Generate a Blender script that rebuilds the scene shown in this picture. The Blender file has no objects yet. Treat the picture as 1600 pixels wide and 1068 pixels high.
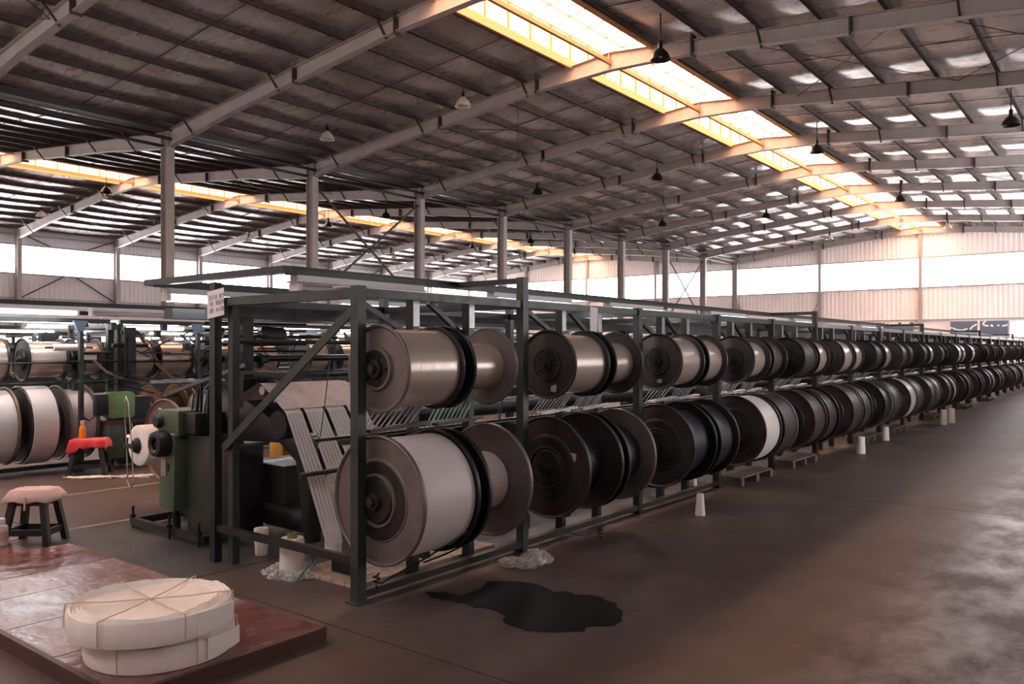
import bpy, math, random
from mathutils import Vector, Matrix
random.seed(7)
SC = bpy.context.scene
COL = SC.collection
PI = math.pi

# ------------------------------------------------------------------ camera, sky, exposure
YAW = math.radians(37.98)
cam_d = bpy.data.cameras.new('camera')
cam = bpy.data.objects.new('camera', cam_d)
COL.objects.link(cam)
cam.location = (0, 0, 1.6)
cam.rotation_euler = (PI / 2, 0, YAW)
cam_d.sensor_width = 36
cam_d.lens = 1262 / 1600 * 36
cam_d.shift_y = 11 / 1600
cam_d.clip_start = 0.05
cam_d.clip_end = 300
SC.camera = cam

world = bpy.data.worlds.new('overcast_sky')
SC.world = world
world.use_nodes = True
wb = world.node_tree.nodes['Background']
wb.inputs[0].default_value = (0.95, 0.97, 1.0, 1)
wb.inputs[1].default_value = 1.0

vs = SC.view_settings
vs.view_transform = 'Standard'
vs.look = 'None'
vs.gamma = 1
vs.exposure = 0.5
vs.use_curve_mapping = False

L_TOP = 7.5      # skylight top panes
L_CURB = 0.85     # yellowed upstand panels of the skylight
L_BAND = 10.0    # window bands in the walls
L_LOW = 4.5      # low windows of the side wall
L_TUBE = 14.0     # fluorescent tubes

# ------------------------------------------------------------------ materials
MATS = {}


def mat(name, col, rough=0.6, metal=0.0, var=0.0, scale=6.0, bump=0.0, bscale=40.0, rvar=0.0, col2=None, spec=0.5,
        emit=None, estr=0.0, alpha=None, coat=0.0, stretch=None, trans=0.0, sheen=0.0):
    if name in MATS:
        return MATS[name]
    m = bpy.data.materials.new(name)
    m.use_nodes = True
    nt = m.node_tree
    b = nt.nodes['Principled BSDF']
    b.inputs['Base Color'].default_value = (*col, 1)
    b.inputs['Roughness'].default_value = rough
    b.inputs['Metallic'].default_value = metal
    b.inputs['Specular IOR Level'].default_value = spec
    b.inputs['Coat Weight'].default_value = coat
    b.inputs['Transmission Weight'].default_value = trans
    b.inputs['Sheen Weight'].default_value = sheen
    if alpha is not None:
        b.inputs['Alpha'].default_value = alpha
    if emit:
        b.inputs['Emission Color'].default_value = (*emit, 1)
        b.inputs['Emission Strength'].default_value = estr
    if var or bump or rvar or col2:
        tc = nt.nodes.new('ShaderNodeTexCoord')
        mp = nt.nodes.new('ShaderNodeMapping')
        if stretch:
            mp.inputs['Scale'].default_value = stretch
        nt.links.new(tc.outputs['Object'], mp.inputs['Vector'])
        n = nt.nodes.new('ShaderNodeTexNoise')
        n.inputs['Scale'].default_value = scale
        n.inputs['Detail'].default_value = 5
        n.inputs['Roughness'].default_value = 0.62
        nt.links.new(mp.outputs[0], n.inputs['Vector'])
        if var or col2:
            r = nt.nodes.new('ShaderNodeValToRGB')
            c2 = col2 if col2 else tuple(min(1, c * (1 + var)) for c in col)
            c1 = col if col2 else tuple(c * (1 - var) for c in col)
            r.color_ramp.elements[0].position = 0.36
            r.color_ramp.elements[1].position = 0.66
            r.color_ramp.elements[0].color = (*c1, 1)
            r.color_ramp.elements[1].color = (*c2, 1)
            nt.links.new(n.outputs['Fac'], r.inputs[0])
            nt.links.new(r.outputs[0], b.inputs['Base Color'])
        if rvar:
            mr = nt.nodes.new('ShaderNodeMapRange')
            mr.inputs['From Min'].default_value = 0.3
            mr.inputs['From Max'].default_value = 0.7
            mr.inputs['To Min'].default_value = max(0.03, rough - rvar)
            mr.inputs['To Max'].default_value = min(1, rough + rvar)
            nt.links.new(n.outputs['Fac'], mr.inputs['Value'])
            nt.links.new(mr.outputs[0], b.inputs['Roughness'])
        if bump:
            n2 = nt.nodes.new('ShaderNodeTexNoise')
            n2.inputs['Scale'].default_value = bscale
            n2.inputs['Detail'].default_value = 3
            nt.links.new(mp.outputs[0], n2.inputs['Vector'])
            bp = nt.nodes.new('ShaderNodeBump')
            bp.inputs['Strength'].default_value = bump
            bp.inputs['Distance'].default_value = 0.02
            nt.links.new(n2.outputs['Fac'], bp.inputs['Height'])
            nt.links.new(bp.outputs[0], b.inputs['Normal'])
    MATS[name] = m
    return m


M_LINING = mat('foil_lining', (0.52, 0.465, 0.455), 0.28, 0.55, 0.03, 1.2, 0.02, 6.0, 0.02, stretch=(1.0, 3.0, 1.0))
M_PURLIN = mat('purlin_paint', (0.075, 0.055, 0.05), 0.6, 0.1, 0.2, 3)
M_WARMLIT = mat('skylight_steel_warmlit', (0.52, 0.24, 0.10), 0.5)  # orange puts the warm skylight glow into the colour of its steel
M_RAFTER = mat('rafter_paint', (0.42, 0.37, 0.35), 0.55, 0.0, 0.10, 2.0)
M_DARKSTEEL = mat('dark_bolted_steel', (0.045, 0.038, 0.036), 0.55, 0.2, 0.2, 4)
M_COLUMN = mat('column_paint', (0.36, 0.32, 0.305), 0.5, 0.0, 0.10, 2.0)
M_WALL_FAR = mat('pink_cream_sheet', (0.93, 0.85, 0.82), 0.55, 0.0, 0.05, 0.6)
M_WALL_LEFT = mat('grey_sheet', (0.66, 0.64, 0.68), 0.5, 0.0, 0.06, 0.6)
M_GLASS = mat('lit_window', (0.9, 0.9, 0.9), 0.4, emit=(1.0, 0.965, 0.985), estr=L_BAND)
M_GLASS_LOW = mat('lit_low_window', (0.9, 0.9, 0.9), 0.4, emit=(1.0, 0.98, 0.97), estr=L_LOW)
M_FILL_BACK = mat('back_fill_window', (0.9, 0.9, 0.9), 0.4, emit=(1.0, 0.95, 0.95), estr=3.0)  # glow of an unseen back band, added to light reel and roll fronts
M_SKYTOP = mat('lit_clear_sheet', (0.9, 0.9, 0.88), 0.4, emit=(1.0, 0.60, 0.40), estr=L_TOP)
M_SKYCURB = mat('lit_yellowed_sheet', (0.9, 0.7, 0.4), 0.4, emit=(1.0, 0.72, 0.44), estr=L_CURB)
M_TUBE = mat('lit_fluorescent', (0.9, 0.9, 0.9), 0.4, emit=(0.93, 0.96, 1.0), estr=L_TUBE)
M_FIXTURE = mat('fixture_enamel', (0.62, 0.62, 0.64), 0.4)
M_RACK = mat('rack_green_paint', (0.034, 0.045, 0.040), 0.42, 0.15, 0.25, 7.0, rvar=0.1)
M_RACKD = mat('rack_dark_paint', (0.018, 0.020, 0.021), 0.42, 0.2, 0.25, 7.0, rvar=0.1)
M_RAILPALE = mat('worn_lit_rail', (0.36, 0.37, 0.39), 0.35, 0.4, 0.2, 9.0)  # worn pale paint, lightened to carry window light on top faces
M_GREEN = mat('machine_green', (0.070, 0.098, 0.064), 0.42, 0.0, 0.16, 5.0, rvar=0.1)
M_GREEND = mat('machine_deep_green', (0.030, 0.036, 0.026), 0.42, 0.0, 0.2, 5.0, rvar=0.1)
M_GREENB = mat('machine_bright_green', (0.20, 0.34, 0.13), 0.42, 0.0, 0.16, 5.0)
M_BLACK = mat('black_rubber', (0.012, 0.012, 0.014), 0.5, 0.0)
M_MACH = mat('oily_iron', (0.028, 0.027, 0.030), 0.42, 0.5, 0.35, 9.0, rvar=0.12)
M_STEEL = mat('bare_steel', (0.45, 0.43, 0.42), 0.3, 0.9, 0.15, 12)
M_FLANGE = mat('flange_grey_brown', (0.162, 0.135, 0.129), 0.42, 0.35, 0.16, 5.0, 0.06, 30, 0.10)
M_FLANGED = mat('flange_dark_brown', (0.042, 0.032, 0.030), 0.40, 0.35, 0.25, 5.0, 0.06, 30, 0.10)
M_FLANGEK = mat('flange_black', (0.012, 0.011, 0.012), 0.40, 0.3, 0.25, 5.0, 0.06, 30, 0.10)
M_FLANGER = mat('flange_rust_brown', (0.30, 0.135, 0.06), 0.42, 0.2, 0.25, 5.0, 0.06, 30, 0.10)
M_HUB = mat('hub_iron', (0.026, 0.022, 0.023), 0.42, 0.4, 0.3, 8.0, rvar=0.1)
M_WOOD = mat('pallet_wood', (0.46, 0.34, 0.27), 0.7, 0.0, 0.22, 3.0, 0.2, 20, stretch=(1, 8, 8))
M_PALLET = mat('dirty_pallet_wood', (0.115, 0.09, 0.078), 0.75, 0.0, 0.3, 3.0, 0.2, 20)
M_CLOTH_RED = mat('red_cloth', (0.72, 0.035, 0.05), 0.8, 0.0, 0.12, 8, 0.3, 30, sheen=0.3)
M_PINK = mat('pink_padded_cloth', (0.70, 0.52, 0.47), 0.85, 0.0, col2=(0.52, 0.34, 0.33), scale=5, bump=0.4, bscale=18, sheen=0.3)
M_STOOL = mat('stool_dark_wood', (0.010, 0.009, 0.010), 0.5, 0.0, 0.3, 6)
M_FABRIC = mat('white_woven_roll', (0.88, 0.83, 0.78), 0.8, 0.0, 0.06, 7, 0.25, 22, sheen=0.2)
M_WHITEYARN = mat('white_yarn', (0.72, 0.66, 0.64), 0.55, 0.0, 0.05, 30, 0.15, 60, stretch=(1, 1, 1), sheen=0.3)
M_STRIP = mat('flat_yarn_strip', (0.60, 0.58, 0.62), 0.30, 0.1, 0.15, 6)
M_STRIPD = mat('flat_yarn_strip_teal', (0.50, 0.74, 0.74), 0.30, 0.1, 0.15, 6)
M_STRING = mat('packing_string', (0.62, 0.52, 0.42), 0.8)
M_PLASTIC = mat('clear_film', (0.72, 0.70, 0.70), 0.22, alpha=0.45, spec=0.8)
M_PAPER = mat('white_paper', (0.80, 0.78, 0.82), 0.7)
M_INK = mat('grey_ink', (0.10, 0.10, 0.13), 0.7)
M_ROPE = mat('teal_rope', (0.03, 0.17, 0.15), 0.8)
M_ROPED = mat('dark_rope', (0.02, 0.02, 0.02), 0.8)
M_PUDDLE = mat('dark_oil_stain', (0.007, 0.006, 0.007), 0.5, 0.0, spec=0.12)
M_ORANGE = mat('orange_drink', (0.85, 0.28, 0.02), 0.25, spec=0.6)
M_CARTON = mat('orange_carton', (0.60, 0.30, 0.05), 0.7, 0.0, 0.1, 5)
M_BEIGE = mat('beige_plastic', (0.68, 0.58, 0.50), 0.45)
M_LAMP = mat('lamp_black', (0.02, 0.018, 0.018), 0.35, 0.4)
M_LAMPG = mat('lamp_glass', (0.75, 0.72, 0.68), 0.15, 0.3)
M_REDLED = mat('red_pilot_light', (0.8, 0.05, 0.08), 0.3, emit=(1.0, 0.12, 0.15), estr=6)
M_BLUEGLASS = mat('blue_grey_glass', (0.10, 0.13, 0.19), 0.12, spec=0.6)
M_BLUE = mat('pale_blue_paint', (0.25, 0.36, 0.52), 0.45)
M_YELLOWLINE = mat('worn_line_paint', (0.24, 0.17, 0.10), 0.6, 0.0, 0.3, 6)
M_CONE = mat('cone_white', (0.78, 0.72, 0.68), 0.6, 0.0, 0.05, 20, 0.1, 80, stretch=(1, 1, 0.2))
M_CORE = mat('olive_core_tube', (0.20, 0.19, 0.08), 0.6)
M_BROWNBAR = mat('brown_paint_bar', (0.16, 0.10, 0.065), 0.5, 0.0, 0.2, 6)


def yarn_mat(name, col, rough, sheen=0.2, metal=0.0):
    """yarn wound around the local Y axis: fine rings, so the grain runs round the drum"""
    m = mat(name, col, rough, metal, spec=0.6)
    nt = m.node_tree
    b = nt.nodes['Principled BSDF']
    tc = nt.nodes.new('ShaderNodeTexCoord')
    sp = nt.nodes.new('ShaderNodeSeparateXYZ')
    nt.links.new(tc.outputs['Object'], sp.inputs[0])
    n = nt.nodes.new('ShaderNodeTexNoise')
    n.noise_dimensions = '1D'
    n.inputs['Scale'].default_value = 55
    n.inputs['Detail'].default_value = 4
    nt.links.new(sp.outputs['Y'], n.inputs['W'])
    r = nt.nodes.new('ShaderNodeMixRGB')
    r.blend_type = 'MIX'
    r.inputs[1].default_value = (*[c * 0.88 for c in col], 1)
    r.inputs[2].default_value = (*[min(1, c * 1.10) for c in col], 1)
    nt.links.new(n.outputs['Fac'], r.inputs[0])
    nt.links.new(r.outputs[0], b.inputs['Base Color'])
    bp = nt.nodes.new('ShaderNodeBump')
    bp.inputs['Strength'].default_value = 0.25
    bp.inputs['Distance'].default_value = 0.004
    nt.links.new(n.outputs['Fac'], bp.inputs['Height'])
    nt.links.new(bp.outputs[0], b.inputs['Normal'])
    b.inputs['Sheen Weight'].default_value = sheen
    return m


Y_GOLD = yarn_mat('tan_filament', (0.50, 0.42, 0.375), 0.24, 0.0, 0.4)
Y_WHITE = yarn_mat('white_filament', (0.66, 0.61, 0.60), 0.45)
Y_DARK = yarn_mat('midnight_filament', (0.012, 0.013, 0.022), 0.45, 0.0)
Y_BROWN = yarn_mat('brown_filament', (0.030, 0.024, 0.023), 0.52, 0.0, 0.2)
Y_GREY = yarn_mat('grey_filament', (0.060, 0.052, 0.050), 0.50, 0.0, 0.2)


def floor_mat():
    m = bpy.data.materials.new('worn_concrete')
    m.use_nodes = True
    nt = m.node_tree
    b = nt.nodes['Principled BSDF']
    tc = nt.nodes.new('ShaderNodeTexCoord')

    def noise(scale, detail, stretch=None):
        mp = nt.nodes.new('ShaderNodeMapping')
        if stretch:
            mp.inputs['Scale'].default_value = stretch
        nt.links.new(geo.outputs['Position'], mp.inputs[0])
        n = nt.nodes.new('ShaderNodeTexNoise')
        n.inputs['Scale'].default_value = scale
        n.inputs['Detail'].default_value = detail
        n.inputs['Roughness'].default_value = 0.65
        nt.links.new(mp.outputs[0], n.inputs['Vector'])
        return n
    geo = nt.nodes.new('ShaderNodeNewGeometry')
    n1 = noise(0.5, 6)
    n2 = noise(3.2, 8, (1.4, 0.8, 1))
    r1 = nt.nodes.new('ShaderNodeValToRGB')
    r1.color_ramp.elements[0].position = 0.35
    r1.color_ramp.elements[1].position = 0.65
    r1.color_ramp.elements[0].color = (0.073, 0.050, 0.044, 1)
    r1.color_ramp.elements[1].color = (0.115, 0.085, 0.077, 1)
    nt.links.new(n1.outputs['Fac'], r1.inputs[0])
    mx = nt.nodes.new('ShaderNodeMixRGB')
    mx.blend_type = 'MULTIPLY'
    mx.inputs[0].default_value = 0.55
    r2 = nt.nodes.new('ShaderNodeValToRGB')
    r2.color_ramp.elements[0].position = 0.34
    r2.color_ramp.elements[1].position = 0.62
    r2.color_ramp.elements[0].color = (0.55, 0.52, 0.52, 1)
    r2.color_ramp.elements[1].color = (1, 1, 1, 1)
    nt.links.new(n2.outputs['Fac'], r2.inputs[0])
    nt.links.new(r1.outputs[0], mx.inputs[1])
    nt.links.new(r2.outputs[0], mx.inputs[2])
    # worn, smoother traffic lane; its pale tone also paints the aisle floor's highlight
    sp = nt.nodes.new('ShaderNodeSeparateXYZ')
    nt.links.new(geo.outputs['Position'], sp.inputs[0])
    lane = nt.nodes.new('ShaderNodeMapRange')
    lane.interpolation_type = 'SMOOTHSTEP'
    lane.inputs['From Min'].default_value = -1.65
    lane.inputs['From Max'].default_value = -0.80
    nt.links.new(sp.outputs['X'], lane.inputs['Value'])
    n3 = noise(2.6, 10, (1.0, 0.5, 1))
    wear_sheen = nt.nodes.new('ShaderNodeMapRange')
    wear_sheen.inputs['From Min'].default_value = 0.40
    wear_sheen.inputs['From Max'].default_value = 0.62
    nt.links.new(n3.outputs['Fac'], wear_sheen.inputs['Value'])
    mul = nt.nodes.new('ShaderNodeMath')
    mul.operation = 'MULTIPLY'
    nt.links.new(lane.outputs[0], mul.inputs[0])
    nt.links.new(wear_sheen.outputs[0], mul.inputs[1])
    mx2 = nt.nodes.new('ShaderNodeMixRGB')
    mx2.inputs[2].default_value = (0.22, 0.195, 0.195, 1)
    nt.links.new(mul.outputs[0], mx2.inputs[0])
    nt.links.new(mx.outputs[0], mx2.inputs[1])
    nt.links.new(mx2.outputs[0], b.inputs['Base Color'])
    rr = nt.nodes.new('ShaderNodeMapRange')
    rr.inputs['To Min'].default_value = 0.52
    rr.inputs['To Max'].default_value = 0.30
    nt.links.new(mul.outputs[0], rr.inputs['Value'])
    nt.links.new(rr.outputs[0], b.inputs['Roughness'])
    b.inputs['Specular IOR Level'].default_value = 0.4
    bp = nt.nodes.new('ShaderNodeBump')
    bp.inputs['Strength'].default_value = 0.25
    bp.inputs['Distance'].default_value = 0.01
    n4 = noise(22, 6)
    nt.links.new(n4.outputs['Fac'], bp.inputs['Height'])
    nt.links.new(bp.outputs[0], b.inputs['Normal'])
    return m


M_FLOOR = floor_mat()
M_OILFLOOR = mat('oil_darkened_concrete', (0.050, 0.050, 0.052), 0.5, 0.0, 0.25, 2.5, 0.2, 20, 0.1)
M_BOARD = mat('maroon_painted_board', (0.19, 0.085, 0.080), 0.18, 0.0, 0.30, 4.0, 0.12, 9, 0.12, stretch=(2.2, 1, 1))
M_BOARDW = mat('scuffed_board', (0.20, 0.10, 0.095), 0.24, 0.0, col2=(0.38, 0.28, 0.28), scale=3.5, rvar=0.1, bump=0.15, bscale=12, stretch=(1.0, 2.4, 1))
M_BOARDE = mat('board_edge_brown', (0.075, 0.035, 0.030), 0.45, 0.0, 0.2, 5)


# ------------------------------------------------------------------ mesh helpers
class MB:
    def __init__(self):
        self.v, self.f = [], []

    def add(self, vs_, fs_):
        n = len(self.v)
        self.v += [tuple(p) for p in vs_]
        self.f += [tuple(i + n for i in q) for q in fs_]
        return self

    def box(self, x0, x1, y0, y1, z0, z1):
        v = [(x0, y0, z0), (x1, y0, z0), (x1, y1, z0), (x0, y1, z0), (x0, y0, z1), (x1, y0, z1), (x1, y1, z1), (x0, y1, z1)]
        return self.add(v, [(0, 3, 2, 1), (4, 5, 6, 7), (0, 1, 5, 4), (1, 2, 6, 5), (2, 3, 7, 6), (3, 0, 4, 7)])

    def bar(self, p0, p1, w, h, up=(0, 0, 1)):
        p0, p1 = Vector(p0), Vector(p1)
        d = (p1 - p0).normalized()
        u = Vector(up)
        if abs(d.dot(u)) > 0.98:
            u = Vector((0, 1, 0))
        s = d.cross(u).normalized() * (w / 2)
        t = s.cross(d).normalized() * (h / 2)
        v = [p0 - s - t, p0 + s - t, p0 + s + t, p0 - s + t, p1 - s - t, p1 + s - t, p1 + s + t, p1 - s + t]
        return self.add(v, [(0, 1, 2, 3), (7, 6, 5, 4), (0, 4, 5, 1), (1, 5, 6, 2), (2, 6, 7, 3), (3, 7, 4, 0)])

    def cyl(self, p0, p1, r0, r1=None, seg=12, caps=True):
        r1 = r0 if r1 is None else r1
        p0, p1 = Vector(p0), Vector(p1)
        d = (p1 - p0).normalized()
        u = Vector((0, 0, 1)) if abs(d.z) < 0.9 else Vector((1, 0, 0))
        a = d.cross(u).normalized()
        c = d.cross(a)
        v = []
        for p, r in ((p0, r0), (p1, r1)):
            for i in range(seg):
                t = 2 * PI * i / seg
                v.append(p + a * (r * math.cos(t)) + c * (r * math.sin(t)))
        f = [(i, (i + 1) % seg, seg + (i + 1) % seg, seg + i) for i in range(seg)]
        if caps:
            f += [tuple(range(seg - 1, -1, -1)), tuple(range(seg, 2 * seg))]
        return self.add(v, f)

    def lathe(self, prof, c=(0, 0, 0), axis='Y', seg=40, close=False):
        """prof: (along, radius) pairs; radius 0 makes a pole"""
        v, f, rows = [], [], []
        for a, r in prof:
            if r <= 1e-6:
                rows.append([len(v)])
                v.append((a, 0, 0))
            else:
                rows.append(list(range(len(v), len(v) + seg)))
                for i in range(seg):
                    t = 2 * PI * i / seg
                    v.append((a, r * math.cos(t), r * math.sin(t)))
        pairs = list(zip(rows, rows[1:]))
        if close:
            pairs.append((rows[-1], rows[0]))
        for A, B in pairs:
            for i in range(seg):
                j = (i + 1) % seg
                if len(A) == 1 and len(B) == 1:
                    break
                if len(A) == 1:
                    f.append((A[0], B[j], B[i]))
                elif len(B) == 1:
                    f.append((A[i], A[j], B[0]))
                else:
                    f.append((A[i], A[j], B[j], B[i]))
        out = []
        for a, p, q in v:
            if axis == 'Y':
                out.append((c[0] + q, c[1] + a, c[2] + p))
            elif axis == 'X':
                out.append((c[0] + a, c[1] + p, c[2] + q))
            else:
                out.append((c[0] + p, c[1] + q, c[2] + a))
        return self.add(out, f)

    def tube(self, pts, r, seg=6):
        pts = [Vector(p) for p in pts]
        v, f = [], []
        prev = None
        for i, p in enumerate(pts):
            d = (pts[min(i + 1, len(pts) - 1)] - pts[max(i - 1, 0)])
            d = d.normalized() if d.length > 1e-9 else Vector((0, 0, 1))
            if prev is None:
                u = Vector((0, 0, 1)) if abs(d.z) < 0.9 else Vector((1, 0, 0))
                a = d.cross(u).normalized()
            else:
                a = (prev - d * prev.dot(d))
                a = a.normalized() if a.length > 1e-6 else d.cross(Vector((0.3, 0.5, 0.8))).normalized()
            prev = a
            c = d.cross(a)
            for k in range(seg):
                t = 2 * PI * k / seg
                v.append(p + a * (r * math.cos(t)) + c * (r * math.sin(t)))
        for i in range(len(pts) - 1):
            for k in range(seg):
                f.append((i * seg + k, i * seg + (k + 1) % seg, (i + 1) * seg + (k + 1) % seg, (i + 1) * seg + k))
        f += [tuple(range(seg - 1, -1, -1)), tuple(range((len(pts) - 1) * seg, len(pts) * seg))]
        return self.add(v, f)

    def prism(self, poly, y0, y1, plane='XZ'):
        n = len(poly)
        if plane == 'XZ':
            v = [(a, y0, b) for a, b in poly] + [(a, y1, b) for a, b in poly]
        elif plane == 'YZ':
            v = [(y0, a, b) for a, b in poly] + [(y1, a, b) for a, b in poly]
        else:
            v = [(a, b, y0) for a, b in poly] + [(a, b, y1) for a, b in poly]
        f = [tuple(range(n - 1, -1, -1)), tuple(range(n, 2 * n))]
        f += [(i, (i + 1) % n, n + (i + 1) % n, n + i) for i in range(n)]
        return self.add(v, f)

    def ribbon(self, pts, side, w):
        s = Vector(side) * (w / 2)
        v, f = [], []
        for p in pts:
            p = Vector(p)
            v += [p - s, p + s]
        for i in range(len(pts) - 1):
            f.append((2 * i, 2 * i + 1, 2 * i + 3, 2 * i + 2))
        return self.add(v, f)

    def mesh(self, name, m, smooth=True, angle=32, bevel=0):
        me = bpy.data.meshes.new(name)
        me.from_pydata(self.v, [], self.f)
        me.materials.append(m)
        import bmesh
        bm = bmesh.new()
        bm.from_mesh(me)
        bmesh.ops.recalc_face_normals(bm, faces=bm.faces)
        if bevel:
            bmesh.ops.bevel(bm, geom=list(bm.edges), offset=bevel, segments=2, profile=0.6, affect='EDGES', clamp_overlap=True)
        bm.to_mesh(me)
        bm.free()
        if smooth:
            me.shade_smooth()
            me.set_sharp_from_angle(angle=math.radians(angle))
        return me

    def build(self, name, m, parent=None, **kw):
        if parent is not None:
            o = origin(parent)
            self.v = [(a - o.x, b - o.y, c - o.z) for a, b, c in self.v]
        return put(name, self.mesh(name, m, **kw), parent)


def origin(o):
    p = Vector((0, 0, 0))
    while o is not None:
        p = p + o.location
        o = o.parent
    return p


def put(name, me, parent=None, loc=None):
    o = bpy.data.objects.new(name, me)
    COL.objects.link(o)
    o.parent = parent
    if loc:
        o.location = loc
    return o


def part(name, me, parent, loc, rot=None, scale=None):
    """child that shares mesh data; loc in world space, parents never turned unless said"""
    o = bpy.data.objects.new(name, me)
    COL.objects.link(o)
    o.parent = parent
    o.location = Vector(loc) - (origin(parent) if parent else Vector((0, 0, 0)))
    if rot:
        o.rotation_euler = rot
    if scale:
        o.scale = scale
    return o


def tag(o, label, cat, group=None):
    o['label'] = label
    o['category'] = cat
    if group:
        o['group'] = group
    return o


def thing(name, loc, label, cat, group=None, rz=0):
    o = bpy.data.objects.new(name, None)
    COL.objects.link(o)
    o.empty_display_size = 0.1
    o.location = loc
    o.rotation_euler = (0, 0, rz)
    return tag(o, label, cat, group)


def struct(name, loc=(0, 0, 0)):
    o = bpy.data.objects.new(name, None)
    COL.objects.link(o)
    o.location = loc
    o['kind'] = 'structure'
    return o


def stuff(o):
    o['kind'] = 'stuff'
    return o


ORD = ('first second third fourth fifth sixth seventh eighth ninth tenth eleventh twelfth thirteenth fourteenth fifteenth sixteenth seventeenth '
       'eighteenth nineteenth twentieth twenty-first twenty-second twenty-third twenty-fourth twenty-fifth').split()

# ------------------------------------------------------------------ the hall
FY0 = 14.28                                   # a portal frame stands every 6 m
FRAMES = [FY0 + 6 * k for k in range(-3, 9)]  # last one is at the end wall
YB, YE = FRAMES[0], FRAMES[-1]
SPANS = [(-12.2, 13.64), (-39.92, 14.08)]     # ridge line x, half width
SL = 0.095


def top_z(off):
    return 10.2 - SL * abs(off)


floor = struct('floor')
mb = MB().box(-56, 4, YB - 2, YE + 2, -0.30, -0.022)
mb.build('subfloor', M_OILFLOOR, floor, smooth=False)
ys = [YB - 2] + [3.05 + 6.0 * k for k in range(0, 11)] + [YE + 2]
xs = [-56, -44, -34, -25.8, -17.6, -9.30, 4]
for i in range(len(xs) - 1):
    for j in range(len(ys) - 1):
        MB().box(xs[i] + .006, xs[i + 1] - .006, ys[j] + .006, ys[j + 1] - .006, -0.022, 0.0).build('concrete_slab', M_FLOOR, floor, smooth=False)
MB().box(-7.46, -5.22, 2.93, 10.9, 0.0, 0.004).build('oil_darkened_strip', M_OILFLOOR, floor, smooth=False)
MB().box(-7.53, -7.47, 2.2, 40, 0.0, 0.003).build('worn_yellow_line', M_YELLOWLINE, floor, smooth=False)
MB().box(-9.31, -9.23, 2.2, 40, 0.0, 0.003).build('worn_yellow_line', M_YELLOWLINE, floor, smooth=False)

lining_cache = {}


def lining_mesh(w, L, var):
    """quilted foil blanket that hangs slack between two purlins and two frames"""
    key = (round(w, 3), var)
    if key in lining_cache:
        return lining_cache[key]
    rnd = random.Random(var)
    nx, ny = 6, 18
    D = 0.135 + 0.03 * rnd.random()
    ph = rnd.random() * 6
    v, f = [], []
    for j in range(ny + 1):
        t = j / ny
        for i in range(nx + 1):
            s = i / nx
            sag = D * 4 * t * (1 - t) + 0.035 * 4 * s * (1 - s)
            wr = 0.006 * math.sin(11 * t * PI + ph) * (4 * s * (1 - s))
            v.append((s * w, t * L, -sag + wr))
    for j in range(ny):
        for i in range(nx):
            a = j * (nx + 1) + i
            f.append((a, a + 1, a + nx + 2, a + nx + 1))
    me = MB().add(v, f).mesh('insulation_panel', M_LINING, angle=180)
    lining_cache[key] = me
    return me


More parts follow.
